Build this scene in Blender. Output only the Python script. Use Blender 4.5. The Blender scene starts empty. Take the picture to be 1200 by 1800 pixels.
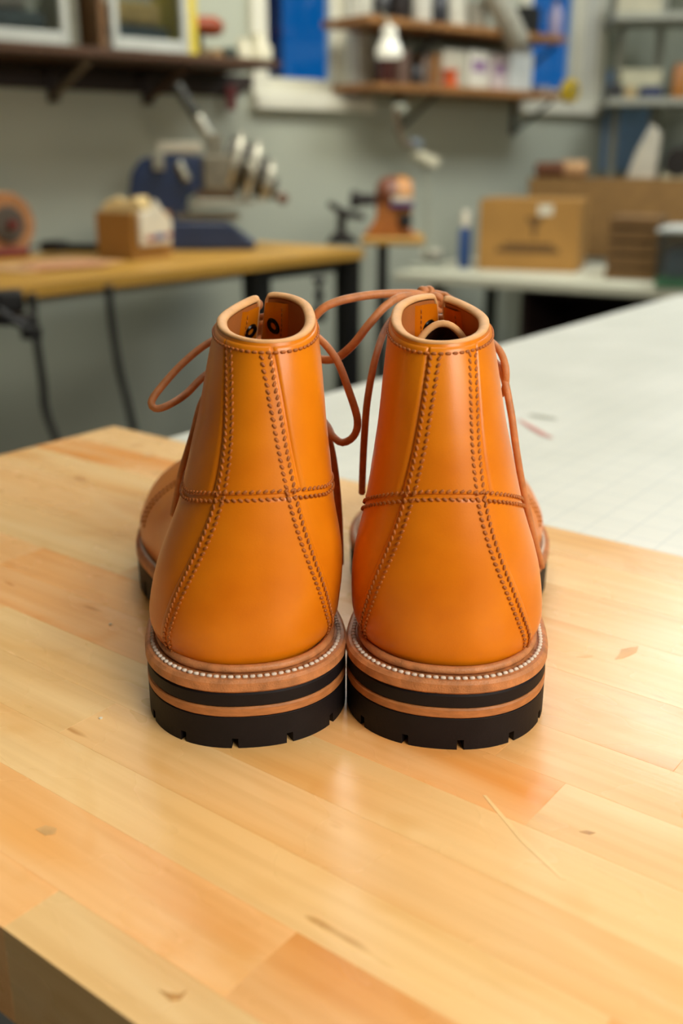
import bpy, bmesh, math, random
import numpy as np
from mathutils import Vector, Matrix, Euler
random.seed(7)
PI = math.pi
# ------------------------------------------------------------------ camera
F, HY, H = 1790.0, 274.0, 0.235          # focal length in px (1200x1800), horizon row, eye above table
PITCH = math.atan((900 - HY) / F)
scn = bpy.context.scene
COL = scn.collection
cd = bpy.data.cameras.new('camera'); cam = bpy.data.objects.new('camera', cd); COL.objects.link(cam)
cam.location = (0, 0, H); cam.rotation_euler = (PI / 2 - PITCH, 0, 0)
cd.sensor_fit = 'HORIZONTAL'; cd.sensor_width = 24.0; cd.lens = F / 1200 * 24.0
cd.clip_start = 0.01; cd.clip_end = 60
cd.dof.use_dof = True; cd.dof.focus_distance = 0.437; cd.dof.aperture_fstop = 5.8
scn.camera = cam
# ------------------------------------------------------------------ world (dusk sky) and exposure
w = bpy.data.worlds.new('dusk'); scn.world = w; w.use_nodes = True
bg = w.node_tree.nodes['Background']; bg.inputs[0].default_value = (0.002, 0.10, 0.30, 1); bg.inputs[1].default_value = 1.0
vs = scn.view_settings
vs.view_transform = 'Standard'; vs.look = 'None'; vs.gamma = 1.0; vs.exposure = 0.18; vs.use_curve_mapping = False
# ceiling light panels: x, y, strength, colour (fixtures built below; the last is added fill)
CEIL = 1.65
LAMPS = [(0.1, 2.7, 12, (1, .98, .87)), (1.5, 0.9, 3.5, (1, .97, .86)), (1.35, 3.3, 11, (.93, .98, 1)), (0.1, 0.75, 2.4, (1, .96, .84))]
SHOP = ((1.08, -0.74, 1.0), 15, (1, .96, .86))          # hanging shop light behind the photographer's right shoulder: place, strength, colour
# ------------------------------------------------------------------ pixel -> direction helpers
c_, s_ = math.cos(PITCH), math.sin(PITCH)
FW = np.array([0, c_, -s_]); UP = np.array([0, s_, c_]); OO = np.array([0, 0, H])
def ray(x, y): return np.array([1., 0, 0]) * (x - 600) / F + UP * (900 - y) / F + FW
def onz(x, y, z=0.0): d = ray(x, y); return OO + d * ((z - H) / d[2])
def ony(x, y, Y): d = ray(x, y); return OO + d * (Y / d[1])
def proj(P):
    v = np.asarray(P) - OO; zc = v @ FW
    return 600 + F * v[..., 0] / zc, 900 - F * (v @ UP) / zc
def mpp(P): return float((np.asarray(P) - OO) @ FW) / F          # metres per pixel at a point
# ------------------------------------------------------------------ materials
def lin(h):
    h = h.lstrip('#'); o = []
    for i in (0, 2, 4):
        v = int(h[i:i+2], 16) / 255; o.append(v / 12.92 if v <= .04045 else ((v + .055) / 1.055) ** 2.4)
    return o
MATS = {}
def mat(key, col, rough=.5, metal=0., var=.12, vscale=30., bump=.0, bscale=400., coat=0., spec=.5, stretch=(1, 1, 1), coord='Object', trans=0., emit=0., alpha=1., col2=None, rnd=0., detail=3.):
    if key in MATS: return MATS[key]
    m = bpy.data.materials.new(key); m.use_nodes = True; nt = m.node_tree; N = nt.nodes; L = nt.links
    b = N['Principled BSDF']; c = lin(col)
    tc = N.new('ShaderNodeTexCoord'); mp = N.new('ShaderNodeMapping'); mp.inputs['Scale'].default_value = stretch
    L.new(tc.outputs[coord], mp.inputs[0])
    vec = mp.outputs[0]
    if rnd:
        oi = N.new('ShaderNodeObjectInfo'); ad = N.new('ShaderNodeVectorMath'); ad.operation = 'ADD'
        sc = N.new('ShaderNodeVectorMath'); sc.operation = 'SCALE'; sc.inputs[0].default_value = (13, 7, 5)
        L.new(oi.outputs['Random'], sc.inputs['Scale']); L.new(vec, ad.inputs[0]); L.new(sc.outputs[0], ad.inputs[1]); vec = ad.outputs[0]
    n = N.new('ShaderNodeTexNoise'); n.inputs['Scale'].default_value = vscale; n.inputs['Detail'].default_value = detail
    L.new(vec, n.inputs['Vector'])
    r = N.new('ShaderNodeValToRGB'); r.color_ramp.elements[0].position = .3; r.color_ramp.elements[1].position = .7
    c2 = lin(col2) if col2 else [min(1, v * (1 + var)) for v in c]
    c1 = [v * (1 - var) for v in c]
    r.color_ramp.elements[0].color = (*c1, 1); r.color_ramp.elements[1].color = (*c2, 1)
    L.new(n.outputs['Fac'], r.inputs[0])
    out = r.outputs[0]
    if rnd:
        hs = N.new('ShaderNodeHueSaturation'); mr = N.new('ShaderNodeMapRange')
        mr.inputs['To Min'].default_value = 1 - rnd; mr.inputs['To Max'].default_value = 1 + rnd
        L.new(oi.outputs['Random'], mr.inputs[0]); L.new(mr.outputs[0], hs.inputs['Value']); L.new(out, hs.inputs['Color']); out = hs.outputs[0]
    L.new(out, b.inputs['Base Color'])
    b.inputs['Roughness'].default_value = rough; b.inputs['Metallic'].default_value = metal
    b.inputs['Specular IOR Level'].default_value = spec; b.inputs['Coat Weight'].default_value = coat; b.inputs['Coat Roughness'].default_value = .25
    b.inputs['Transmission Weight'].default_value = trans; b.inputs['Alpha'].default_value = alpha
    if emit: b.inputs['Emission Color'].default_value = (*c, 1); b.inputs['Emission Strength'].default_value = emit
    if bump:
        n2 = N.new('ShaderNodeTexNoise'); n2.inputs['Scale'].default_value = bscale; n2.inputs['Detail'].default_value = 2
        L.new(vec, n2.inputs['Vector']); bp = N.new('ShaderNodeBump'); bp.inputs['Strength'].default_value = bump; bp.inputs['Distance'].default_value = .001
        L.new(n2.outputs['Fac'], bp.inputs['Height']); L.new(bp.outputs[0], b.inputs['Normal'])
    MATS[key] = m; return m
def wood_mat(key, ca, cb, cc, rough, rnd=.06):
    """maple strips: long grain, soft figure, little dark flecks; every strip shifted by its own random"""
    m = bpy.data.materials.new(key); m.use_nodes = True; N = m.node_tree.nodes; L = m.node_tree.links; b = N['Principled BSDF']
    tc = N.new('ShaderNodeTexCoord'); oi = N.new('ShaderNodeObjectInfo')
    sc = N.new('ShaderNodeVectorMath'); sc.operation = 'SCALE'; sc.inputs[0].default_value = (9, 17, 3)
    ad = N.new('ShaderNodeVectorMath'); L.new(oi.outputs['Random'], sc.inputs['Scale']); L.new(tc.outputs['Object'], ad.inputs[0]); L.new(sc.outputs[0], ad.inputs[1])
    def noise(scale, st, det=3., dist=0.):
        mp = N.new('ShaderNodeMapping'); mp.inputs['Scale'].default_value = st; L.new(ad.outputs[0], mp.inputs[0])
        n = N.new('ShaderNodeTexNoise'); n.inputs['Scale'].default_value = scale; n.inputs['Detail'].default_value = det; n.inputs['Distortion'].default_value = dist
        L.new(mp.outputs[0], n.inputs['Vector']); return n.outputs['Fac']
    def ramp(f, stops):
        r = N.new('ShaderNodeValToRGB')
        while len(r.color_ramp.elements) < len(stops): r.color_ramp.elements.new(.5)
        for e, (p, c) in zip(r.color_ramp.elements, stops): e.position = p; e.color = (*c, 1)
        L.new(f, r.inputs[0]); return r.outputs[0]
    def mix(bt, f, a, c):
        x = N.new('ShaderNodeMix'); x.data_type = 'RGBA'; x.blend_type = bt
        if isinstance(f, float): x.inputs['Factor'].default_value = f
        else: L.new(f, x.inputs['Factor'])
        L.new(a, x.inputs['A']); L.new(c, x.inputs['B']); return x.outputs['Result']
    base = ramp(noise(9, (.35, 1.6, 1), 2, .6), [(.30, lin(ca)), (.52, lin(cb)), (.74, lin(cc))])
    g = ramp(noise(120, (.05, 1.6, 1), 4), [(.32, (.86, .80, .72)), (.6, (1, 1, 1))])
    base = mix('MULTIPLY', .55, base, g)
    fl = ramp(noise(70, (.22, 1.0, 1), 2, .3), [(.715, (1, 1, 1)), (.76, (.62, .47, .30))])
    base = mix('MULTIPLY', .8, base, fl)
    st = ramp(noise(14, (1, 1.3, 1), 2, 1.2), [(.58, (1, 1, 1)), (.80, (.88, .76, .56))])
    base = mix('MULTIPLY', .7, base, st)
    hs = N.new('ShaderNodeHueSaturation'); mr = N.new('ShaderNodeMapRange'); mr.inputs['To Min'].default_value = 1 - rnd * .5; mr.inputs['To Max'].default_value = 1 + rnd
    L.new(oi.outputs['Random'], mr.inputs[0]); L.new(mr.outputs[0], hs.inputs['Value']); L.new(base, hs.inputs['Color'])
    mu = N.new('ShaderNodeMath'); mu.operation = 'MULTIPLY'; mu.inputs[1].default_value = 17.3; fr = N.new('ShaderNodeMath'); fr.operation = 'FRACT'
    L.new(oi.outputs['Random'], mu.inputs[0]); L.new(mu.outputs[0], fr.inputs[0])
    hm = N.new('ShaderNodeMapRange'); hm.inputs['To Min'].default_value = .486; hm.inputs['To Max'].default_value = .506; L.new(fr.outputs[0], hm.inputs[0]); L.new(hm.outputs[0], hs.inputs['Hue'])
    sm_ = N.new('ShaderNodeMapRange'); sm_.inputs['To Min'].default_value = 1.15; sm_.inputs['To Max'].default_value = 1.0; L.new(fr.outputs[0], sm_.inputs[0]); L.new(sm_.outputs[0], hs.inputs['Saturation'])
    L.new(hs.outputs[0], b.inputs['Base Color'])
    rr = N.new('ShaderNodeMapRange'); rr.inputs['To Min'].default_value = rough - .06; rr.inputs['To Max'].default_value = rough + .08
    L.new(noise(30, (.5, 1, 1), 2), rr.inputs[0]); L.new(rr.outputs[0], b.inputs['Roughness'])
    bp = N.new('ShaderNodeBump'); bp.inputs['Strength'].default_value = .04; bp.inputs['Distance'].default_value = .001
    L.new(noise(300, (.06, 1.5, 1), 2), bp.inputs['Height']); L.new(bp.outputs[0], b.inputs['Normal'])
    MATS[key] = m; return m
def pane_mat(key, tint, gl=.06, rough=.02):
    if key in MATS: return MATS[key]
    m = bpy.data.materials.new(key); m.use_nodes = True; N = m.node_tree.nodes; L = m.node_tree.links
    N.remove(N['Principled BSDF']); t = N.new('ShaderNodeBsdfTransparent'); t.inputs[0].default_value = (*tint, 1)
    g = N.new('ShaderNodeBsdfGlossy'); g.inputs['Roughness'].default_value = rough; mx = N.new('ShaderNodeMixShader'); mx.inputs[0].default_value = gl
    L.new(t.outputs[0], mx.inputs[1]); L.new(g.outputs[0], mx.inputs[2]); L.new(mx.outputs[0], N['Material Output'].inputs[0])
    MATS[key] = m; return m
LEATHER = mat('saddle_tan_leather', 'd97408', .34, var=.12, vscale=22, bump=.05, bscale=1500, coat=.06, spec=.4, col2='e5860f')
LEATHER_IN = mat('leather_lining', 'b5692f', .6, var=.12, vscale=40, bump=.1, bscale=900)
RIM = mat('raw_leather_edge', 'dda56b', .6, var=.10, vscale=120, bump=.15, bscale=900)
SOLELEA = mat('welt_leather', 'b87848', .5, var=.28, vscale=160, bump=.3, bscale=1400)
SOLEED = mat('leather_lift_edge', 'b06f3c', .5, var=.18, vscale=180, stretch=(1, 1, 4), bump=.15, bscale=900)
RUBBER = mat('black_rubber', '150f10', .6, spec=.25, var=.15, vscale=100, bump=.08, bscale=900)
THREAD = mat('brown_thread', 'a65c1e', .6, var=.25, vscale=600)
WTHREAD = mat('white_thread', 'd8c9b8', .8, var=.12, vscale=600)
LACE = mat('waxed_leather_lace', 'bd7845', .5, var=.16, vscale=220, bump=.25, bscale=1500)
SUEDE = mat('dark_suede', '4a2a1a', .95, var=.3, vscale=500, bump=.6, bscale=900, spec=.1)
BRASS = mat('dark_eyelet_metal', '1b1a1a', .25, metal=.8)
MAPLE = wood_mat('maple_strip', 'edba78', 'f4cb92', 'e6a862', .26, .12)
BENCHW = mat('bench_wood', 'b98c3a', .45, var=.12, vscale=12, stretch=(.4, 3, 3), rnd=.04)
DARKW = mat('dark_shelf_wood', '4a2e15', .6, var=.2, vscale=12, stretch=(.4, 3, 3))
OAKW = mat('shelf_wood', '8f6231', .55, var=.2, vscale=12, stretch=(.4, 3, 3))
WHITE = mat('white_paint', 'dcd9c6', .5, var=.03, vscale=6)
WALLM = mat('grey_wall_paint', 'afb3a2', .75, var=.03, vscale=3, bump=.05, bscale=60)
WALLD = mat('unseen_wall_dark', '6f6556', .8, var=.1, vscale=4)  # unseen left and back walls, darkened to cut bounce light
CEILM = mat('ceiling_paint', 'b9b5a8', .8, var=.02, vscale=3)
FLOORM = mat('floor_concrete', '403e39', .6, var=.15, vscale=5)
BLACK = mat('black_steel', '151414', .45, var=.1, vscale=20)
IRON = mat('dark_iron', '241f1c', .5, metal=.3, var=.2, vscale=30)
STEEL = mat('machined_steel', 'a9a797', .35, metal=.85, var=.12, vscale=40)
BLUEM = mat('blue_machine_enamel', '12294f', .4, var=.15, vscale=20, coat=.2)
CARD = mat('cardboard', 'a97c3c', .8, var=.08, vscale=8)
CARDD = mat('cardboard_dark', '6f512b', .85, var=.12, vscale=10)
PRINT = mat('faded_print', '6b4d27', .8, var=.05)
PAPER = mat('white_paper', 'd9d2bd', .8, var=.06, vscale=20)
CREAM = mat('cream_plastic', 'cfc9ae', .5, var=.05)
KRAFT = mat('tan_leather_sheet', 'c49a6c', .7, var=.10, vscale=10)
# ------------------------------------------------------------------ mesh helpers
def link(o, parent=None):
    COL.objects.link(o)
    if parent: o.parent = parent
    return o
def mesh(name, v, f, m, parent=None, smooth=False, loc=(0, 0, 0), rot=(0, 0, 0), doubles=0, auto=None):
    me = bpy.data.meshes.new(name); me.from_pydata([tuple(map(float, p)) for p in v], [], f)
    bm = bmesh.new(); bm.from_mesh(me)
    if doubles: bmesh.ops.remove_doubles(bm, verts=bm.verts, dist=doubles)
    bmesh.ops.recalc_face_normals(bm, faces=bm.faces); bm.to_mesh(me); bm.free()
    me.materials.append(m)
    if smooth: me.polygons.foreach_set('use_smooth', [True] * len(me.polygons))
    if auto: me.set_sharp_from_angle(angle=auto)
    o = bpy.data.objects.new(name, me); o.location = loc; o.rotation_euler = rot
    return link(o, parent)
def box(name, d, m, parent=None, loc=(0, 0, 0), rot=(0, 0, 0), bev=.002, base=False):
    """box of size d; base=True puts loc at the middle of its underside"""
    bm = bmesh.new(); bmesh.ops.create_cube(bm, size=1.0)
    bmesh.ops.scale(bm, vec=d, verts=bm.verts)
    if base: bmesh.ops.translate(bm, vec=(0, 0, d[2] / 2), verts=bm.verts)
    if bev: bmesh.ops.bevel(bm, geom=list(bm.edges), offset=min(bev, min(d) * .3), segments=2, affect='EDGES', profile=.5)
    me = bpy.data.meshes.new(name); bm.to_mesh(me); bm.free(); me.materials.append(m)
    o = bpy.data.objects.new(name, me); o.location = loc; o.rotation_euler = rot
    return link(o, parent)
def lathe(name, prof, m, parent=None, loc=(0, 0, 0), rot=(0, 0, 0), n=24):
    v = []; f = []; k = len(prof)
    for i in range(n):
        a = 2 * PI * i / n
        for r, z in prof: v.append((r * math.cos(a), r * math.sin(a), z))
    for i in range(n):
        for j in range(k - 1): f.append((i * k + j, ((i + 1) % n) * k + j, ((i + 1) % n) * k + j + 1, i * k + j + 1))
    return mesh(name, v, f, m, parent, True, loc, rot, doubles=1e-6, auto=.7)
def prism(name, poly, d, m, parent=None, loc=(0, 0, 0), rot=(0, 0, 0), bev=.003):
    """outline in local x,z extruded by d along y (centred)"""
    bm = bmesh.new(); vs_ = [bm.verts.new((x, -d / 2, z)) for x, z in poly]; fc = bm.faces.new(vs_)
    r = bmesh.ops.extrude_face_region(bm, geom=[fc]); bmesh.ops.translate(bm, vec=(0, d, 0), verts=[e for e in r['geom'] if isinstance(e, bmesh.types.BMVert)])
    bmesh.ops.recalc_face_normals(bm, faces=bm.faces)
    if bev: bmesh.ops.bevel(bm, geom=list(bm.edges), offset=bev, segments=1, affect='EDGES')
    me = bpy.data.meshes.new(name); bm.to_mesh(me); bm.free(); me.materials.append(m)
    o = bpy.data.objects.new(name, me); o.location = loc; o.rotation_euler = rot
    return link(o, parent)
def spline(P, n):
    P = np.asarray(P, float); k = len(P); out = []
    Q = np.vstack([2 * P[0] - P[1], P, 2 * P[-1] - P[-2]])
    seg = np.linalg.norm(np.diff(P, axis=0), axis=1); tot = seg.sum()
    for i in range(k - 1):
        m_ = max(2, int(round(n * seg[i] / tot)))
        for j in range(m_):
            t = j / m_; a, b, c, d = Q[i], Q[i+1], Q[i+2], Q[i+3]
            out.append(.5 * (2*b + (c-a)*t + (2*a-5*b+4*c-d)*t*t + (3*b-a-3*c+d)*t**3))
    out.append(P[-1]); return np.array(out)
def tube_data(C, r, k=8, cap=True, flat=1.0, nrm=None):
    """sweep a (possibly flattened) circle along points C"""
    C = np.asarray(C, float); n = len(C); T = np.gradient(C, axis=0); T /= np.linalg.norm(T, axis=1)[:, None] + 1e-12
    rr = np.full(n, r) if np.isscalar(r) else np.asarray(r)
    u = np.cross(T[0], [0, 0, 1.]); u = u if np.linalg.norm(u) > 1e-3 else np.cross(T[0], [1., 0, 0]); u /= np.linalg.norm(u)
    v = []; f = []
    for i in range(n):
        if nrm is not None: u = nrm[i]
        u = u - T[i] * (u @ T[i]); u /= np.linalg.norm(u) + 1e-12; w_ = np.cross(T[i], u)
        for j in range(k):
            a = 2 * PI * j / k; v.append(C[i] + rr[i] * (math.cos(a) * u * flat + math.sin(a) * w_))
    for i in range(n - 1):
        for j in range(k): f.append((i*k+j, i*k+(j+1) % k, (i+1)*k+(j+1) % k, (i+1)*k+j))
    if cap: f.append(tuple(range(k))[::-1]); f.append(tuple((n-1)*k+j for j in range(k)))
    return v, f
def tube(name, P, r, m, parent=None, n=60, k=8, loc=(0, 0, 0), rot=(0, 0, 0), raw=False, flat=1.0):
    v, f = tube_data(P if raw else spline(P, n), r, k, True, flat)
    return mesh(name, v, f, m, parent, True, loc, rot)
def capsules(items, r, k=5):
    """many little stitches in one mesh: items are (centre, half axis vector, normal)"""
    v = []; f = []
    for c, h, nn in items:
        t = h / np.linalg.norm(h); u = np.cross(t, nn); u /= np.linalg.norm(u); b = len(v)
        for q, rad in ((-1, .45), (-.6, 1), (.6, 1), (1, .45)):
            for j in range(k):
                a = 2 * PI * j / k; v.append(c + h * q + r * rad * (math.cos(a) * u + .7 * math.sin(a) * nn))
        for i in range(3):
            for j in range(k): f.append((b+i*k+j, b+i*k+(j+1) % k, b+(i+1)*k+(j+1) % k, b+(i+1)*k+j))
        f.append(tuple(b+j for j in range(k))[::-1]); f.append(tuple(b+3*k+j for j in range(k)))
    return v, f
def thing(name, label, cat, loc=(0, 0, 0), rotz=0., group=None):
    o = bpy.data.objects.new(name, None); o.empty_display_size = .02; o.location = loc; o.rotation_euler = (0, 0, rotz)
    return tag(link(o), label, cat, group)
def tag(o, label, cat, group=None):
    o['label'] = label; o['category'] = cat
    if group: o['group'] = group
    return o
def struct(o, label=None):
    o['kind'] = 'structure'
    if label: o['label'] = label
    return o
# ================================================================== THE ROOM
FLOOR = -.92
AZ = math.radians(50); UA = np.array([math.sin(AZ), math.cos(AZ), 0]); NA = np.array([UA[1], -UA[0], 0]); W0 = np.array([0, 3.9, 0])
ROTW = PI / 2 - AZ                                   # local x runs along the window wall, local -y faces the room
def wpt(u, n, z=0.): p = W0 + UA * u + NA * n; return (float(p[0]), float(p[1]), float(z))
def onwall(px, py, off=0.):
    d = ray(px, py); t = ((W0 + NA * off - OO) @ NA) / (d @ NA); P = OO + d * t
    return float((P - W0) @ UA), float(P[2])
U0, U1, N1 = -4.7, onwall(1165, 200)[0], 5.2
def rect(px0, py0, px1, py1, off=0.):
    u0 = onwall(px0, (py0 + py1) / 2, off)[0]; u1 = onwall(px1, (py0 + py1) / 2, off)[0]
    xm = (px0 + px1) / 2
    return u0, u1, onwall(xm, py1, off)[1], onwall(xm, py0, off)[1]
# windows: opening in the wall plane
WIN = []
for (x0, x1, yb) in ((464, 624, 168), (925, 1041, 180)):
    u0, u1, z0, _ = rect(x0, 0, x1, yb); WIN.append((u0, u1, onwall((x0 + x1) / 2, yb)[1], 1.32))
def wall_with_holes():
    us = sorted([U0, U1] + [w_[0] for w_ in WIN] + [w_[1] for w_ in WIN]); v = []; f = []
    def quad(a, b, z0, z1):
        i = len(v); v.extend([wpt(a, 0, z0), wpt(b, 0, z0), wpt(b, 0, z1), wpt(a, 0, z1)]); f.append((i, i+1, i+2, i+3))
    for a, b in zip(us[:-1], us[1:]):
        hole = next((w_ for w_ in WIN if abs(w_[0] - a) < 1e-6), None)
        if hole: quad(a, b, FLOOR, hole[2]); quad(a, b, hole[3], CEIL)
        else: quad(a, b, FLOOR, CEIL)
    return v, f
v, f = wall_with_holes(); struct(mesh('wall_front', v, f, WALLM))
def quadobj(name, pts, m): return struct(mesh(name, pts, [(0, 1, 2, 3)], m))
quadobj('wall_right', [wpt(U1, 0, FLOOR), wpt(U1, N1, FLOOR), wpt(U1, N1, CEIL), wpt(U1, 0, CEIL)], WALLM)
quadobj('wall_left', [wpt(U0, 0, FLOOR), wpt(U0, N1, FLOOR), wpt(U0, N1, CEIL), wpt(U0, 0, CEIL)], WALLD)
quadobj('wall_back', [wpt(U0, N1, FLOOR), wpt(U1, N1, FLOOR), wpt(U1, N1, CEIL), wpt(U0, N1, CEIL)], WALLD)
quadobj('floor', [wpt(U0, 0, FLOOR), wpt(U1, 0, FLOOR), wpt(U1, N1, FLOOR), wpt(U0, N1, FLOOR)], FLOORM)
quadobj('ceiling', [wpt(U0, 0, CEIL), wpt(U1, 0, CEIL), wpt(U1, N1, CEIL), wpt(U0, N1, CEIL)], CEILM)
GLASS = pane_mat('window_glass', (.86, .93, 1.0))
for i, (u0, u1, z0, z1) in enumerate(WIN):
    um = (u0 + u1) / 2; wd = u1 - u0; ht = z1 - z0
    r = bpy.data.objects.new('window_%d' % (i + 1), None); r.location = wpt(um, 0, z0); r.rotation_euler = (0, 0, ROTW); link(r); struct(r)
    t = .062
    box('casing', (t, .022, ht + .02), WHITE, r, (-wd/2 - t/2, -.011, ht/2)); box('casing', (t, .022, ht + .02), WHITE, r, (wd/2 + t/2, -.011, ht/2))
    box('head_casing', (wd + 2*t, .022, t), WHITE, r, (0, -.011, ht + t/2))
    box('sill', (wd + 2*t, .04, .05), WHITE, r, (0, -.02, -.025), bev=.006)
    dp = .10
    for sx in (-1, 1): box('jamb', (.012, dp, ht), WHITE, r, (sx * (wd/2 - .006), dp/2, ht/2))
    box('inner_sill', (wd, dp, .012), WHITE, r, (0, dp/2, .006)); box('inner_head', (wd, dp, .012), WHITE, r, (0, dp/2, ht - .006))
    sw = .045
    for sx in (-1, 1): box('sash_stile', (sw, .03, ht - .03), WHITE, r, (sx * (wd/2 - .012 - sw/2), dp - .02, ht/2))
    box('sash_rail', (wd - .03, .03, sw), WHITE, r, (0, dp - .02, .012 + sw/2)); box('sash_rail', (wd - .03, .03, sw), WHITE, r, (0, dp - .02, ht - .012 - sw/2))
    box('pane', (wd - .1, .004, ht - .1), GLASS, r, (0, dp - .02, ht/2), bev=0)
# dusk outside: a neighbouring building beyond the first window
nb = tag(box('neighbour_building', (.8, .8, 6), mat('dusk_building', '24466f', .8), None, wpt(WIN[0][0] + .66, -1.7, FLOOR), (0, 0, ROTW), bev=.01, base=True),
    'dark blue building outside behind the left window pane', 'building')
# ceiling panels
for i, (x, y, s, colr) in enumerate(LAMPS):
    r = thing('ceiling_light', ('flat ceiling light panel over the window bench', 'flat ceiling light panel to the right of the boots', 'flat ceiling light panel over the cardboard boxes', 'added ceiling fill panel straight above the boots')[i], 'ceiling light', (x, y, CEIL - .05), ROTW, 'ceiling light panels')
    box('housing', (1.24, .64, .04), WHITE, r, (0, 0, .028), bev=.004)
    m = bpy.data.materials.new('lamp_diffuser'); m.use_nodes = True; b = m.node_tree.nodes['Principled BSDF']
    b.inputs['Base Color'].default_value = (.8, .8, .8, 1); b.inputs['Emission Color'].default_value = (*colr, 1); b.inputs['Emission Strength'].default_value = s
    box('diffuser', (1.18, .58, .008), m, r, (0, 0, .005), bev=0)
(lx, ly, lz), ls, lc = SHOP
r = thing('shop_light', 'hanging shop light tilted towards the boots from behind on the right', 'light', (lx, ly, lz), math.atan2(-lx, ly - .42) * 0 + math.atan2(.42 - ly, -lx))
m = bpy.data.materials.new('shop_lamp_diffuser'); m.use_nodes = True; b = m.node_tree.nodes['Principled BSDF']
b.inputs['Base Color'].default_value = (.8, .8, .8, 1); b.inputs['Emission Color'].default_value = (*lc, 1); b.inputs['Emission Strength'].default_value = ls
tl = -.62
box('reflector', (.68, 1.24, .03), WHITE, r, (0, 0, .022), (0, tl, 0), bev=.004); box('diffuser', (.62, 1.16, .008), m, r, (0, 0, 0), (0, tl, 0), bev=0)
for sy in (-1, 1): tube('chain', [(0, sy * .5, .03), (0, sy * .5, CEIL - lz)], .004, STEEL, r, 4, 5)
# ================================================================== WOODEN TABLE (maple strips)
D1 = np.array([math.sin(math.radians(127.6)), math.cos(math.radians(127.6)), 0]); D2 = np.array([-D1[1], D1[0], 0])
CORN = onz(200, 749); AC = -D2                                        # AC: across the table, towards the camera
TL, TW, TT = 1.55, .4505, .040
ROTT = math.atan2(D1[1], D1[0])
tbl = thing('wooden_table', 'light maple butcher-block table under the pair of tan boots', 'table', (CORN + D1 * TL/2 + AC * TW/2 - np.array([0, 0, 0])).tolist(), ROTT)
rows = [0, .045, .088, .131, .181, .232, .266, .300, .333, .365, .394, .428, .4505]
fixed = {8: .392, 7: .262, 5: .205, 2: .47, 10: .55, 3: .62}
for i, (a, b) in enumerate(zip(rows[:-1], rows[1:])):
    x = 0.; cuts = []
    if i in fixed: cuts = [fixed[i]]
    x = cuts[-1] if cuts else random.uniform(.25, .6)
    if not cuts: cuts = [x]
    while x < TL - .5: x += random.uniform(.32, .52); cuts.append(x)
    e = [0] + cuts + [TL]
    for p, q in zip(e[:-1], e[1:]):
        box('stave', (q - p, b - a, TT), MAPLE, tbl, ((p + q)/2 - TL/2, TW/2 - (a + b)/2, -TT/2), bev=.00012)
for sx, sy in ((-1, -1), (-1, 1), (1, -1), (1, 1)):
    box('leg', (.06, .06, -FLOOR - TT), BLACK, tbl, (sx * (TL/2 - .16), sy * (TW/2 - .12), FLOOR), base=True)
box('rail', (TL - .3, .03, .06), BLACK, tbl, (0, TW/2 - .12, -TT - .03)); box('rail', (TL - .3, .03, .06), BLACK, tbl, (0, -TW/2 + .12, -TT - .03))
def wood_mark(name, px, m, lab):
    inv = (Matrix.Translation(tbl.location) @ Matrix.Rotation(ROTT, 4, 'Z')).inverted()
    top = [inv @ Vector(onz(x, y, .0)) for x, y in px]; V = [(p.x, p.y, .00012) for p in top] + [(p.x, p.y, -.0004) for p in top]; n = len(top)
    o = mesh(name, V, [tuple(range(n))] + [(i, (i+1) % n, n + (i+1) % n, n + i) for i in range(n)], m, tbl); o['label'] = lab
STAIN = mat('wood_stain', 'd6a565', .4, var=.12, vscale=150); KNOT = mat('wood_knot', 'bf8b4a', .35, var=.2, vscale=200); PALE = mat('pale_scratch', 'f6d193', .26, var=.05, vscale=60)
wood_mark('stain', [(1088, 1150), (1092, 1141), (1106, 1138), (1122, 1137), (1117, 1147), (1106, 1153), (1095, 1157), (1080, 1159)], STAIN, 'small brown stain')
wood_mark('stain', [(1013, 1155), (1030, 1152), (1042, 1153), (1030, 1156)], STAIN, 'thin brown streak')
wood_mark('knot', [(1018, 1462), (1030, 1460), (1046, 1464), (1036, 1467)], KNOT, 'small dark knot')
wood_mark('knot', [(278, 1740), (296, 1746), (318, 1748), (330, 1740), (318, 1757), (300, 1760)], KNOT, 'dark knot near the table corner')
wood_mark('knot', [(62, 1458), (80, 1451), (100, 1456), (98, 1466), (80, 1469)], STAIN, 'faint round knot')
wood_mark('scratch', [(848, 1398), (854, 1398), (925, 1478), (995, 1547), (985, 1545), (915, 1480)], PALE, 'long pale scratch')
for q in ((225, 783), (245, 800), (262, 832)):
    wood_mark('knot', [(q[0], q[1]), (q[0] + 16, q[1] - 3), (q[0] + 30, q[1]), (q[0] + 14, q[1] + 3)], STAIN, 'faint grain fleck')
# little flecks lying on the wood
for k, (px, py) in enumerate(((194, 1098), (177, 1263))):
    P = onz(px, py); tag(lathe('crumb', [(0, 0), (.0008, 0), (.0009, .0004), (0, .0007)], PAPER, None, (P[0], P[1], 0), n=7),
        ('pale crumb lying on the maple table beside the left boot waist', 'pale crumb lying on the maple table beside the left boot heel')[k], 'crumb', 'crumbs on the maple table')
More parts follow.
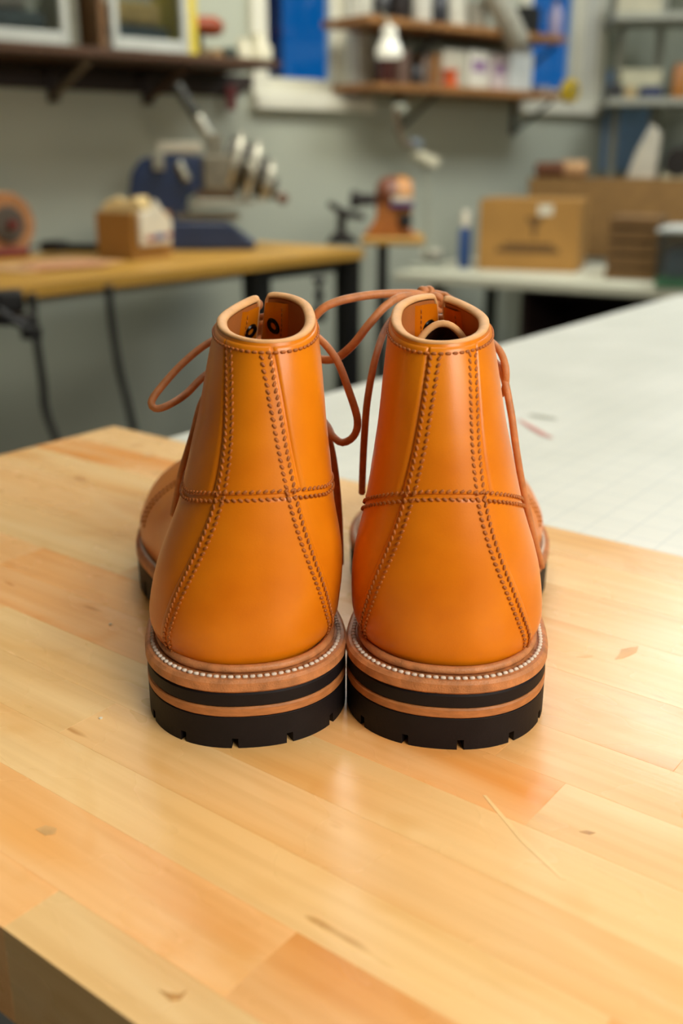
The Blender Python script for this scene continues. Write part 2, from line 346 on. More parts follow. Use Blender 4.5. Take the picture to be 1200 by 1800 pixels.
# ================================================================== WHITE CUTTING TABLE
def white_top():
    m = mat('white_cutting_surface', 'd6d8cd', .42, var=.05, vscale=9, col2='dfe0d6'); N = m.node_tree.nodes; L = m.node_tree.links; b = N['Principled BSDF']
    src = b.inputs['Base Color'].links[0].from_socket
    tc = N.new('ShaderNodeTexCoord'); br = N.new('ShaderNodeTexBrick'); br.offset = 0; br.inputs['Scale'].default_value = 1
    br.inputs['Brick Width'].default_value = .0254; br.inputs['Row Height'].default_value = .0254; br.inputs['Mortar Size'].default_value = .0005
    br.inputs['Color1'].default_value = br.inputs['Color2'].default_value = (1, 1, 1, 1); br.inputs['Mortar'].default_value = (.74, .78, .84, 1)
    mx = N.new('ShaderNodeMix'); mx.data_type = 'RGBA'; mx.blend_type = 'MULTIPLY'; mx.inputs['Factor'].default_value = .8
    L.new(tc.outputs['Object'], br.inputs[0]); L.new(src, mx.inputs['A']); L.new(br.outputs[0], mx.inputs['B']); L.new(mx.outputs['Result'], b.inputs['Base Color'])
    return m
WC = onz(290, 769.5) + D1 * 0.0; WLn, WWd = 1.6, 1.25
ct = thing('cutting_table', 'white cutting table with faint grid lines behind the wooden table', 'table', (WC + D1 * WLn/2 + D2 * (WWd/2 + .001)).tolist(), ROTT)
box('table_top', (WLn, WWd, .03), white_top(), ct, (0, 0, -.0155), bev=.002)
for sx, sy in ((-1, -1), (-1, 1), (1, -1), (1, 1)): box('leg', (.06, .06, -FLOOR - .03), WHITE, ct, (sx * (WLn/2 - .1), sy * (WWd/2 - .1), FLOOR), base=True)
def mark(name, pts, wdt, m, lab):
    C = [onz(*p) for p in pts]; v = []; n = len(C)
    for i, P in enumerate(C):
        d = C[min(n-1, i+1)] - C[max(0, i-1)]; d /= np.linalg.norm(d); q = np.array([-d[1], d[0], 0]) * wdt * (.4 if i in (0, n-1) else 1)
        v += [P + q, P - q]
    vv = [p + np.array([0, 0, .0002]) for p in v] + [p + np.array([0, 0, -.0005]) for p in v]; K = len(v)
    f = [(2*i, 2*i+1, 2*i+3, 2*i+2) for i in range(n-1)]
    inv = ct.matrix_basis.inverted()
    o = mesh(name, [inv @ Vector(p) for p in vv[:K]], f, m, ct); o['label'] = lab
    return o
bpy.context.view_layer.update()
ct_m = Matrix.Translation(ct.location) @ Matrix.Rotation(ROTT, 4, 'Z')
ct.matrix_basis = ct_m
mark('marker_stroke', [(912, 738), (935, 752), (955, 764), (970, 770)], .0035, mat('red_ink', 'c98a80', .6), 'faded red marker stroke')
mark('marker_stroke', [(930, 729), (955, 733), (978, 737)], .006, mat('grey_ink', 'a9ab9c', .6), 'faded grey smudge')
# ================================================================== THE BOOTS
def cubic(xs, ys):
    """natural cubic through the knots; ys may be (k,) or (k,m)"""
    xs = np.asarray(xs, float); ys = np.asarray(ys, float); n = len(xs); h = np.diff(xs)
    A = np.eye(n); B = np.zeros_like(ys)
    for i in range(1, n-1):
        A[i, i-1] = h[i-1]; A[i, i] = 2*(h[i-1]+h[i]); A[i, i+1] = h[i]; B[i] = 6*((ys[i+1]-ys[i])/h[i]-(ys[i]-ys[i-1])/h[i-1])
    M = np.linalg.solve(A, B)
    def fn(x):
        x = np.clip(np.asarray(x, float), xs[0], xs[-1]); i = np.clip(np.searchsorted(xs, x, side='right')-1, 0, n-2)
        d = x - xs[i]; e = xs[i+1] - x; hh = h[i]
        if ys.ndim > 1: d, e, hh = d[..., None], e[..., None], hh[..., None]
        return (M[i]*e**3 + M[i+1]*d**3)/(6*hh) + (ys[i]/hh - M[i]*hh/6)*e + (ys[i+1]/hh - M[i+1]*hh/6)*d
    return fn
LEN = .305
ztop = cubic([0, .06, .09, .13, .17, .21, .25, .28, .305], [.0318, .0318, .0312, .0280, .0245, .0230, .0240, .0275, .0315])
LAT = cubic([0, .03, .06, .10, .13, .16, .20, .24, .28, .305], [.0437, .0447, .0451, .042, .044, .052, .057, .0525, .043, .034])
MED = cubic([0, .03, .06, .10, .13, .16, .20, .24, .28, .305], [.0437, .0447, .0449, .040, .040, .051, .061, .056, .043, .034])
def rnd_end(y, r, p): q = np.clip(1 - y / r, 0, 1); return (1 - q**p) ** (1/p)
def outline(side, off, y0=0., y1=LEN, n=90):
    """left and right edge points of the sole, inset by off: arrays y, xneg, xpos"""
    th = np.linspace(0, 1, n); k = (1 - np.cos(PI * th)) / 2
    a, b = (off if y0 == 0 else y0), (LEN - off if y1 == LEN else y1)
    y = a + k * (b - a); full = y1 == LEN
    yb = np.clip((y - off) , 0, None); e = rnd_end(yb, .045 - off * .6, 2.25) * rnd_end(np.clip(LEN - off - y, 0, None), .055 - off*.5, 2.1)
    lat = (LAT(y) - off) * e; med = (MED(y) - off) * e
    return (y, -med, lat) if side > 0 else (y, -lat, med)
def slab(name, side, zlo, zhi, m, parent, off=0., y1=LEN, bev=.0007, smooth=True):
    rings = [(off + bev, zhi, 0), (off, zhi, -bev), (off, zlo, bev), (off + bev, zlo, 0)]; v = []; f = []; n = 90
    for o_, zf, dz in rings:
        y, xl, xr = outline(side, o_, 0., y1, n); z = zf(y) + dz
        v += [(a, b, c) for a, b, c in zip(xl, y, z)] + [(a, b, c) for a, b, c in zip(xr, y, z)]
    for r in range(3):
        for i in range(n - 1):
            for s in (0, n): a = r*2*n + s + i; f.append((a, a+1, a+1+2*n, a+2*n))
        a = r*2*n + n - 1; f.append((a, a+n, a+3*n, a+2*n))
    for r in (0, 3):
        for i in range(n-1): a = r*2*n + i; f.append((a, a+1, a+1+n, a+n))
    return mesh(name, v, f, m, parent, smooth, doubles=1e-6, auto=.6)
def const(z): return lambda y: np.full_like(y, z)
def loop_path(side, off, dz, y1=LEN, n=140):
    """closed (or open-fronted) path along the sole edge, from the waist/toe round the heel"""
    y, xl, xr = outline(side, off, 0., y1, n); P = np.vstack([np.c_[xl, y][::-1], np.c_[xr, y][1:]])
    return np.c_[P, ztop(P[:, 1]) + dz]
def resample(P, d):
    s = np.r_[0, np.cumsum(np.linalg.norm(np.diff(P, axis=0), axis=1))]; k = max(2, int(s[-1] / d)); q = np.linspace(0, s[-1], k + 1)
    return np.c_[[np.interp(q, s, P[:, j]) for j in range(P.shape[1])]].T
TK = [0, .05, .12, .22, .32, .42, .52, .62, .72, .82, .91, 1.]
FRONT = cubic(TK, np.c_[[.292, .297, .290, .268, .238, .206, .178, .157, .141, .127, .115, .107], [.033, .041, .051, .058, .065, .074, .087, .104, .123, .142, .159, .1745]])
BACK = cubic([0, .1, .2, .32, .45, .58, .7, .85, 1.], np.c_[[.0106, .0070, .0060, .0070, .0100, .0138, .0172, .0225, .0285], [.0335, .047, .060, .0755, .0925, .1095, .125, .1455, .1660]])
SK = [0, .2, .4, .62, .8, 1.]
WTAB = cubic([0, .05, .12, .22, .32, .42, .52, .62, .72, .85, 1.], np.array([
    [.0380, .0385, .0358, .0470, .0460, .0410], [.0410, .0410, .0370, .0480, .0460, .0400], [.0415, .0415, .0362, .0430, .0400, .0330],
    [.0408, .0408, .0342, .0330, .0290, .0240], [.0388, .0390, .0322, .0268, .0225, .0185], [.0357, .0360, .0316, .0248, .0205, .0160],
    [.0322, .0326, .0308, .0250, .0205, .0155], [.0293, .0298, .0295, .0268, .0215, .0160], [.0265, .0270, .0270, .0256, .0212, .0160],
    [.0236, .0240, .0242, .0236, .0206, .0160], [.0200, .0204, .0205, .0202, .0185, .0152]]))
SBASIS = cubic(SK, np.eye(6))
class Boot:
    def __init__(s, side, loc, rot, lean, asym): s.side, s.lean, s.asym = side, lean, asym; s.dx = -.0016 if side < 0 else .0004; s.bow = .0021 if side < 0 else 0.; s.M = np.array(Matrix.Translation(loc) @ Matrix.Rotation(rot, 4, 'Z')); s.Mi = np.linalg.inv(s.M)
    def S(s, a, t):
        """upper surface: a = 0 at the back seam, +-1 at the front; t = 0 at the welt, 1 at the collar"""
        a, t = np.broadcast_arrays(np.asarray(a, float), np.asarray(t, float)); q = (1 - np.cos(PI * np.abs(a))) / 2
        B = BACK(t); Fp = FRONT(t); P = B + (Fp - B) * q[..., None]; L = Fp[..., 0] - B[..., 0]
        Wd = (WTAB(t) * SBASIS(q)).sum(-1)                # smooth interpolation along the section
        rb = np.minimum(.5, (.047 - .010 * t) / L); rf = np.minimum(.5, (.060 - .022 * t) / L)
        x = np.sign(a) * Wd * rnd_end(q / rb, 1, 2.25) * rnd_end((1 - q) / rf, 1, 2.1)
        y = P[..., 0]; z = P[..., 1]
        sag = np.clip(1 - t / .3, 0, 1) ** 1.5; line = np.interp(y, [.0095, .292], [.0335, .033]); z = z - sag * (line - ztop(y) - .0012)
        z = z + s.asym * (-s.side) * np.sign(a) * (np.abs(x) / .02) * q * t ** 4
        lat = s.side * .004 * np.clip((y - .1) / .1, 0, 1)
        return np.stack([x + lat + s.lean * (z - .032) + s.dx + s.bow * np.sin(PI * np.clip((z - .05) / .14, 0, 1)), y, z], -1)
    def N(s, a, t):
        e = 1e-3; da = s.S(np.asarray(a) + e, t) - s.S(np.asarray(a) - e, t); dt = s.S(a, np.clip(np.asarray(t) + e, 0, 1)) - s.S(a, np.clip(np.asarray(t) - e, 0, 1))
        n = np.cross(da, dt); return n / (np.linalg.norm(n, axis=-1, keepdims=True) + 1e-12)
    def O(s, a, t, h): return s.S(a, t) + s.N(a, t) * h
    def amax(s, t, sgn):
        g = np.interp(t, [.50, .58, 1.], [0, .004, .0052]) if sgn * s.side < 0 else np.interp(t, [.50, .58, 1.], [0, .0012, .0012])
        aa = np.linspace(.62, 1, 60); x0 = s.S(aa, np.full(60, t)); c = s.S(np.array([1.]), np.array([t]))[0, 0]; xw = np.abs(s.S(sgn * aa, np.full(60, t))[:, 0] - c)
        if t <= .5: return 1.
        return float(np.interp(g, xw[::-1], aa[::-1]))
    def local(s, P): return (s.Mi @ np.r_[np.asarray(P, float), 1])[:3]
    def world(s, P): return np.asarray(P) @ s.M[:3, :3].T + s.M[:3, 3]
    def solve(s, pix):
        """surface coordinates (a, t) of the visible points under some pixels"""
        if not hasattr(s, 'G'):
            A, T = np.meshgrid(np.linspace(-.66, .66, 180), np.linspace(.01, .99, 160)); P = s.world(s.S(A, T)); n = s.N(A, T) @ s.M[:3, :3].T
            vis = ((OO - P) * n).sum(-1) > 0; X, Y = proj(P); s.G = (A, T, np.where(vis, X, 1e6), Y)
        A, T, X, Y = s.G; out = []
        for x, y in pix: i = np.argmin((X - x) ** 2 + (Y - y) ** 2); out.append((A.flat[i], T.flat[i]))
        return np.array(out)
def grid_faces(n, m): return [(j*n+i, j*n+i+1, (j+1)*n+i+1, (j+1)*n+i) for j in range(m-1) for i in range(n-1)]
def patch(name, B, alo, ahi, tlo, thi, h, m, parent, n=26, k=40, edge=.022):
    """leather panel lying on the upper between two seam curves, edges turned down"""
    us = np.r_[0, edge*.4, edge, np.linspace(edge*1.8, 1-edge*1.8, n-6), 1-edge, 1-edge*.4, 1]; vsx = np.r_[0, .008, .018, np.linspace(.035, .965, k-6), .982, .992, 1]
    U, V = np.meshgrid(us, vsx); hu = np.clip(np.minimum(U, 1-U) / edge, 0, 1); hv = np.clip(np.minimum(V, 1-V) / .018, 0, 1)
    T = tlo(U, V) + (thi(U, V) - tlo(U, V)) * V; Aa = alo(T) + (ahi(T) - alo(T)) * U
    hh = -.0004 + (h + .0004) * np.sqrt(np.clip(hu, 0, 1)) * np.sqrt(np.clip(hv, 0, 1))
    P = B.S(Aa, T) + B.N(Aa, T) * hh[..., None]
    return mesh(name, P.reshape(-1, 3), grid_faces(len(us), len(vsx)), m, parent, True)
def stitch_row(B, A, T, h, pitch=.0027, half=.0011, slant=.5):
    P = B.S(A, T); s = np.r_[0, np.cumsum(np.linalg.norm(np.diff(P, axis=0), axis=1))]; k = int(s[-1] / pitch); q = (np.arange(k) + .5) * s[-1] / k
    a = np.interp(q, s, A); t = np.interp(q, s, T); C = B.O(a, t, h); n = B.N(a, t); d = np.gradient(C, axis=0); d /= np.linalg.norm(d, axis=1)[:, None]
    out = []
    for c, dd, nn in zip(C, d, n):
        w_ = np.cross(nn, dd); out.append((c, half * (dd * math.cos(slant) + w_ * math.sin(slant)), nn))
    return out
def shift(B, A, T, d):
    """move a curve sideways on the surface by d metres"""
    P = B.S(A, T); e = 1e-3; da = (B.S(A + e, T) - B.S(A - e, T)) / (2*e); dt = (B.S(A, T + e) - B.S(A, T - e)) / (2*e)
    tg = np.gradient(P, axis=0); tg /= np.linalg.norm(tg, axis=1)[:, None]; n = B.N(A, T); w_ = np.cross(n, tg)
    na, nt = [], []
    for i in range(len(A)):
        sol, *_ = np.linalg.lstsq(np.c_[da[i], dt[i]], w_[i] * d, rcond=None); na.append(A[i] + sol[0]); nt.append(T[i] + sol[1])
    return np.array(na), np.array(nt)
def make_boot(side, loc, rot, lean, asym, label, seamL, seamR, seamH, tongue_top, laces, knots):
    B = Boot(side, loc, rot, lean, asym)
    root = thing('leather_boot', label, 'boot', loc, rot, 'pair of tan boots')
    # ---- upper: closed vamp, shaft open at the front
    n, k = 110, 84; ts = np.r_[np.linspace(0, .12, 14)[:-1], np.linspace(.12, .994, k - 13)]; V = []
    for t in ts:
        u = np.linspace(-1, 1, n); am = B.amax(t, -1), B.amax(t, 1); V.append(B.S(np.where(u < 0, u * am[0], u * am[1]), np.full(n, t)))
    mesh('upper', np.concatenate(V), grid_faces(n, len(ts)), LEATHER, root, True, doubles=1e-5)
    # ---- lining
    ts2 = np.linspace(.42, .992, 40); V = []
    for t in ts2:
        u = np.linspace(-1, 1, 80); am = B.amax(t, -1), B.amax(t, 1); aa = np.where(u < 0, u * am[0], u * am[1]) * .995; V.append(B.O(aa, np.full(80, t), -.0040))
    mesh('lining', np.concatenate(V), grid_faces(80, 40), LEATHER_IN, root, True)
    # ---- collar edge: pale cut edge round the opening and down both facings
    pts = []
    for t in np.linspace(.56, .985, 24): a_ = -B.amax(t, -1); pts.append((B.O(a_, t, -.0021), B.N(a_, t)))
    u = np.linspace(-1, 1, 120); am = B.amax(1., -1), B.amax(1., 1)
    for q in u[1:-1]: a_ = q * (am[0] if q < 0 else am[1]); pts.append((B.O(a_, .998, -.0021), B.N(a_, .998)))
    for t in np.linspace(.985, .56, 24): a_ = B.amax(t, 1); pts.append((B.O(a_, t, -.0021), B.N(a_, t)))
    P = np.array([p for p, _ in pts]); NN = np.array([q for _, q in pts]); v, f = tube_data(P, .00125, 12, True, 1.85, NN)
    mesh('collar_edge', v, f, RIM, root, True)
    # ---- facings inside the opening, eyelets through them
    for sg in (-1, 1):
        tt = np.linspace(.60, .985, 24); U = np.linspace(0, 1, 9); V = []
        for t in tt:
            a1 = B.amax(t, sg) * .993; a0 = a1 - .19; e = np.minimum(1, np.minimum(U, 1) / .08); e[-1] = 1
            V.append(B.O(sg * (a0 + (a1 - a0) * U), np.full(9, t), 1) * 0 + B.S(sg * (a0 + (a1 - a0) * U), np.full(9, t)) - B.N(sg * (a0 + (a1 - a0) * U), np.full(9, t)) * (.0040 + .0013 * e)[:, None])
        fo = mesh('facing', np.concatenate(V), grid_faces(9, 24), LEATHER, root, True)
        fo['label'] = 'inner lace facing strip'
        tt = np.linspace(.62, .975, 40); aa = np.array([B.amax(t, sg) - .165 for t in tt])
        v, f = capsules(stitch_row(B, sg * aa, tt, -.0055, slant=0.), .00035); o = mesh('stitching', v, f, THREAD, fo, True); o['kind'] = 'stuff'
        for t in (.70, .81, .92):
            a = sg * (B.amax(t, sg) - .105); c = B.S(a, t); nn = B.N(a, t)
            R = Vector(nn).to_track_quat('Z', 'Y').to_euler()
            eo = lathe('eyelet', [(.0019, -.0059), (.0036, -.0062), (.0041, -.0055), (.0036, -.0048), (.0030, .0006), (.0040, .0010), (.0030, .0016), (.0019, .0010), (.0019, -.0059)], BRASS, root, c.tolist(), R, 18)
    # ---- panels and seams
    sl, sr, sh = B.solve(seamL), B.solve(seamR), B.solve(seamH)
    pl, pr = np.polyfit(sl[:, 1], sl[:, 0], 3), np.polyfit(sr[:, 1], sr[:, 0], 3); ph = np.polyfit(sh[:, 0], sh[:, 1], 2)
    fl = lambda t: np.polyval(pl, t); fr = lambda t: np.polyval(pr, t)
    h0, h1 = sh[:, 0].min(), sh[:, 0].max(); fh = lambda a: np.polyval(ph, np.clip(a, h0, h1))
    tm = float(fh((fl(.5) + fr(.5)) / 2)); al, ar = float(fl(tm)), float(fr(tm))
    dA = .0034 / (.5 * np.linalg.norm(B.S(.01 + al, tm) - B.S(al - .01, tm)) / .01)     # ~3.4 mm in a
    g = lambda U, V: np.full_like(U, 0.)
    tH = lambda U, V: fh(al + (ar - al) * U)
    pa = patch('backstay', B, lambda t: fl(t) - dA*1.25, lambda t: fr(t) + dA*1.25, tH, lambda U, V: U*0 + .988, .0008, LEATHER, root)
    pb = patch('heel_counter', B, lambda t: fl(t) - dA, lambda t: fr(t) + dA, lambda U, V: U*0 + .004, lambda U, V: tH(U, V) - .004, .0005, LEATHER, root)
    for sg in (-1, 1):
        e0 = (lambda t: fl(t) - dA*1.36) if sg < 0 else (lambda t: fr(t) + dA*1.36)
        e1 = lambda t: np.interp(t, np.linspace(.4, 1, 30), [sg * (B.amax(x, sg) * (.995 if x > .5 else .985)) for x in np.linspace(.4, 1, 30)])
        tq = lambda U, V: fh(e0(np.full_like(U, tm)) * (1 - U) + sg * .85 * U)
        patch('quarter', B, e0, e1, tq, lambda U, V: U*0 + .988, .0006, LEATHER, root, 34, 40, .015)
    st = []
    for fn in (fl, fr):
        T = np.linspace(.012, .965, 160); A = np.clip(fn(T), -.5, .5)
        for d in (-.0016, .0016):
            a2, t2 = shift(B, A, T, d); st += stitch_row(B, a2, np.clip(t2, 0, .99), .0009, slant=.55 * np.sign(d))
    A = np.linspace(-.62, .62, 160); T = fh(A)
    for d in (-.0016, .0016):
        a2, t2 = shift(B, A, T, d); st += stitch_row(B, a2, t2, .0008, slant=.55 * np.sign(d))
    A = np.linspace(-.8, .8, 200); st += stitch_row(B, A, np.full(200, .968), .0009, slant=0.)
    for dq in (0, .02):
        T = np.linspace(.06, .46, 60)
        for sg in (-1, 1): st += stitch_row(B, sg * (np.interp(T, [.06, .46], [.555, .70]) + dq), T, .0002, slant=0.)
    v, f = capsules(st, .00068); o = mesh('seam_stitching', v, f, THREAD, root, True); o['kind'] = 'stuff'
    # ---- tongue
    y0 = FRONT(np.array(.46)); tx, ty, tz = tongue_top
    cl = spline([(0, y0[0] - .012, y0[1] - .006), (0, .150, .112), (tx * .5, (.135 + ty) / 2 + .004, (.128 + tz) / 2), (tx, ty, tz)], 26); nq = len(cl); pp = np.linspace(-1, 1, 17); V = []; V2 = []
    for i, q in enumerate(cl):
        fr_ = i / (nq - 1); wd = .020 - .004 * fr_; arch = .0165 * max(0, fr_ - .55) / .45
        for p in pp: V.append((q[0] + p * wd * (1 - .12 * p * p * fr_) + lean * (q[2] - .032), q[1] - .004 * p * p * (1 - fr_) - .004 * p * p * fr_, q[2] - arch * p * p)); V2.append((V[-1][0], V[-1][1] - .0024, V[-1][2] - .0008))
    fc = grid_faces(17, nq)
    tg_ = mesh('tongue', V, fc, LEATHER, root, True)
    o = mesh('tongue_lining', V2, fc, SUEDE, tg_, True)
    ed = [(np.array(V[i * 17]) + np.array(V2[i * 17])) / 2 for i in range(0, nq - 1)] + [(np.array(a) + np.array(b)) / 2 for a, b in zip(V[-17:], V2[-17:])] + [(np.array(V[i*17+16]) + np.array(V2[i*17+16])) / 2 for i in range(nq - 2, -1, -1)]
    tube('tongue_edge', ed, .0016, RIM, tg_, raw=True)
    # ---- sole: rand, welt with stitches, rubber sheet, heel lift, lugged heel and forepart
    P = loop_path(side, .0068, .0021); v, f = tube_data(np.vstack([P, P[:1]]), .0018, 8, False); mesh('rand', v, f, SOLELEA, root, True)
    zt = lambda y: ztop(y); zw = lambda y: ztop(y) - .0060
    we = slab('welt', side, zw, zt, SOLELEA, root, 0., bev=.0012)
    P = resample(loop_path(side, .0034, .0003), .0030)[:-1]; it = []
    for i in range(1, len(P) - 1):
        d = P[i+1] - P[i-1]; d /= np.linalg.norm(d); it.append((P[i], d * .00115, np.array([0, 0, 1.])))
    v, f = capsules(it, .00105); o = mesh('welt_stitching', v, f, WTHREAD, we, True); o['kind'] = 'stuff'
    # wheeled notches on the forepart welt edge
    P = resample(loop_path(side, .0016, .0002), .0016); it = [(p, np.array([.0014 * (1 if p[0] > 0 else -1), 0, 0]), np.array([0, 0, 1.])) for p in P if .075 < p[1] < .27]
    v, f = capsules(it, .0006, 4); o = mesh('welt_wheeling', v, f, SOLELEA, we, True); o['kind'] = 'stuff'
    sheet = cubic([0, .085, .11, .15, .20, .25, .305], [.0193, .0193, .0185, .0125, .0065, .0075, .0150])
    slab('rubber_midsole', side, sheet, lambda y: zw(y) - .0001, RUBBER, root, .0006)
    HB = .088
    slab('heel_lift', side, const(.0146), const(.0192), SOLEED, root, .0004, HB)
    hl = slab('heel_block', side, const(.0045), const(.0145), RUBBER, root, .0005, HB, .0002); slab('tread_core', side, const(.0003), const(.0045), RUBBER, hl, .014, HB - .012)
    def lugs(arcP, arcI, cuts, gap, z0, z1, parent):
        s = np.r_[0, np.cumsum(np.linalg.norm(np.diff(arcP, axis=0), axis=1))]
        for a, b in zip(cuts[:-1], cuts[1:]):
            q = np.linspace(a + gap/2, b - gap/2, 8); o_ = np.c_[np.interp(q, s, arcP[:, 0]), np.interp(q, s, arcP[:, 1])]; i_ = np.c_[np.interp(q, s, arcI[:, 0]), np.interp(q, s, arcI[:, 1])]
            if len(q) < 2 or b - a < gap * 1.5: continue
            loop = np.vstack([o_, i_[::-1]]); kk = len(loop); cen = loop.mean(0); lo = cen + (loop - cen) * .995
            V = [(p[0], p[1], z0(p[1])) for p in lo] + [(p[0], p[1], z1(p[1])) for p in loop]; f_ = [tuple(range(kk)), tuple(range(kk, 2*kk))] + [(i, (i+1) % kk, kk + (i+1) % kk, kk + i) for i in range(kk)]
            mesh('lug', V, f_, RUBBER, parent)
    y, xl, xr = outline(side, .0005, 0., HB, 90); A_ = np.vstack([np.c_[xl, y][::-1], np.c_[xr, y][1:]]); y, xl, xr = outline(side, .016, 0., HB, 90); I_ = np.vstack([np.c_[xl, y][::-1], np.c_[xr, y][1:]])
    s = np.r_[0, np.cumsum(np.linalg.norm(np.diff(A_, axis=0), axis=1))]; mid = s[89]; cuts = sorted({0., s[-1]} | {mid + side * .0235 * k_ - side * .0155 for k_ in range(-4, 5) if .008 < mid + side * .0235 * k_ - side * .0155 < s[-1] - .008})
    lugs(A_, I_, cuts, .0028, lambda y: 0., lambda y: .0047, hl)
    y, xl, xr = outline(side, .0008, 0., LEN, 200); Ao = np.c_[xl, y], np.c_[xr, y]; y, xl, xr = outline(side, .018, 0., LEN, 200); Ai = np.c_[xl, y], np.c_[xr, y]
    fs = slab('forepart_tread', side, lambda y: np.maximum(sheet(y) - .005, .0004 + np.clip((y - .24) / .065, 0, 1) ** 2 * .010), lambda y: sheet(y) + .0002, RUBBER, root, .017)
    for O_, In in zip(Ao, Ai):
        mk = (O_[:, 1] > .135) & (O_[:, 1] < .29); a_, b_ = O_[mk], In[mk]; L_ = np.linalg.norm(np.diff(a_, axis=0), axis=1).sum()
        lugs(a_, b_, np.linspace(0, L_, int(L_ / .021) + 1), .004, lambda y: max(0., float(np.clip((y - .24) / .065, 0, 1)) ** 2 * .010, float(sheet(y)) - .0085), lambda y: float(sheet(y)) + .0003, fs)
    # ---- laces
    for pts, rr in laces:
        P = [B.local(ony(x, y, Y)) for x, y, Y in pts]; tube('lace', P, rr, LACE, root, 90, 10)
    for t in (.70, .81, .92):
        a, b = B.amax(t, -1) - .105, B.amax(t, 1) - .105; p0, p1 = B.O(-a, t, .001), B.O(b, t, .001); q0, q1 = B.O(-a - .03, t + .02, .0026), B.O(b + .03, t + .02, .0026); mid_ = (p0 + p1) / 2 + np.array([0, .004, .002])
        tube('lace', [p0, q0, mid_, q1, p1], .0017, LACE, root, 30, 8)
    for (x, y, Y, R) in knots:
        c = B.local(ony(x, y, Y)); th = np.linspace(0, 2*PI*1.0, 60); C = np.c_[np.sin(th) + 2*np.sin(2*th), np.cos(th) - 2*np.cos(2*th), -np.sin(3*th)] * R / 3
        v, f = tube_data(c + C[:, [0, 2, 1]], .0017, 8, False); mesh('lace_knot', v, f, LACE, root, True)
    return B
LOCL, LOCR = (-.0366, .3713, 0), (.0417, .3700, 0)
SL_l = [(403, 612), (407, 667), (405, 733), (397, 813), (390, 870), (383, 887), (363, 943), (337, 1010), (310, 1067), (295, 1120)]
SL_r = [(465, 612), (475, 667), (487, 747), (500, 813), (508, 870), (517, 893), (533, 943), (550, 993), (567, 1047), (577, 1087)]
SL_h = [(333, 872), (387, 874), (453, 873), (510, 868), (540, 862), (570, 864)]
SR_l = [(763, 615), (762, 667), (750, 733), (737, 800), (722, 870), (717, 893), (693, 950), (670, 1010), (652, 1060), (641, 1100)]
SR_r = [(827, 613), (827, 680), (832, 747), (838, 813), (845, 870), (846, 890), (857, 937), (877, 993), (900, 1050), (915, 1090), (923, 1133)]
SR_h = [(655, 865), (690, 871), (730, 877), (797, 878), (847, 876), (892, 868)]
lacesL = [([(470, 560, .497), (430, 575, .502), (368, 602, .492), (320, 640, .482), (277, 688, .472), (266, 708, .468), (273, 718, .467), (292, 714, .468), (325, 694, .477), (358, 662, .487), (420, 615, .503), (468, 575, .50)], .0018),
          ([(470, 580, .50), (400, 650, .492), (358, 700, .478), (338, 765, .472), (320, 825, .474), (311, 870, .480), (304, 905, .484)], .00165),
          ([(472, 572, .50), (520, 572, .49), (556, 591, .478), (590, 630, .468), (614, 690, .461), (628, 738, .458), (622, 766, .458), (602, 778, .459), (584, 766, .462), (570, 742, .470), (520, 690, .492), (475, 600, .50)], .0018),
          ([(475, 600, .50), (540, 700, .484), (574, 765, .468), (587, 820, .467), (594, 890, .470), (597, 950, .478), (598, 990, .484)], .0019)]
knotsL = [(470, 575, .499, .004), (447, 538, .486, .0026)]
lacesR = [([(770, 530, .50), (735, 517, .498), (690, 516, .493), (640, 520, .488), (590, 531, .483), (560, 549, .482), (537, 585, .487), (540, 618, .489), (563, 631, .487), (590, 630, .482), (620, 606, .479), (650, 568, .481), (680, 536, .486), (712, 521, .493), (768, 532, .50)], .0020),
          ([(765, 535, .503), (715, 545, .503), (682, 570, .492), (661, 625, .473), (646, 700, .465), (640, 770, .465), (637, 830, .469), (636, 866, .478)], .0017),
          ([(775, 530, .503), (850, 590, .482), (876, 614, .470), (887, 640, .464), (889, 664, .462), (884, 690, .466), (860, 700, .475)], .0017),
          ([(775, 535, .503), (855, 620, .478), (882, 655, .465), (897, 720, .457), (907, 790, .454), (918, 855, .454), (932, 920, .457), (945, 970, .464), (952, 996, .470)], .0017),
          ([(742, 516, .499), (760, 515, .507), (780, 520, .507), (800, 532, .497), (815, 548, .49)], .0018)]
knotsR = [(772, 530, .500, .0042), (748, 516, .502, .003)]
make_boot(-1, LOCL, math.radians(8.0), .103, .0040, 'left tan leather ankle boot, its lace loop sticking out to the left', SL_l, SL_r, SL_h, (0, .108, .140), lacesL, knotsL)
make_boot(1, LOCR, math.radians(-6.8), -.058, .0030, 'right tan leather ankle boot with its tongue showing inside the collar', SR_l, SR_r, SR_h, (.001, .086, .1650), lacesR, knotsR)
# ================================================================== LEFT BENCH ALONG THE WINDOW WALL
ZB = -.02
BA, BB = onz(65, 499, ZB), onz(640, 437, ZB); bd = (BB - BA); bl = np.linalg.norm(bd); bd /= bl; BAZ = math.atan2(bd[1], bd[0]); bn = np.array([-bd[1], bd[0], 0])
BS = BA - bd * .75; BL = bl + .75; BD = .62
bench = thing('workbench', 'long wooden workbench on black legs under the left shelf', 'workbench', ((BS + BB) / 2 + bn * BD/2 - np.array([0, 0, ZB])).tolist(), BAZ)
for j in range(4): box('plank', (BL, BD/4 - .0006, .028), BENCHW, bench, (0, -BD/2 + BD/4 * (j + .5), ZB - .014), bev=.002)
box('apron', (BL - .1, .02, .035), WHITE, bench, (0, -BD/2 + .16, ZB - .046))
def along(px, yy):
    """position along the bench, yy from its middle line, of the spot seen in column px"""
    mid = (BS + BB) / 2 + bn * (BD/2 + yy); q = np.linspace(-BL/2, BL/2, 400); X_, _ = proj(mid + bd * q[:, None]); return float(np.interp(px, X_, q))
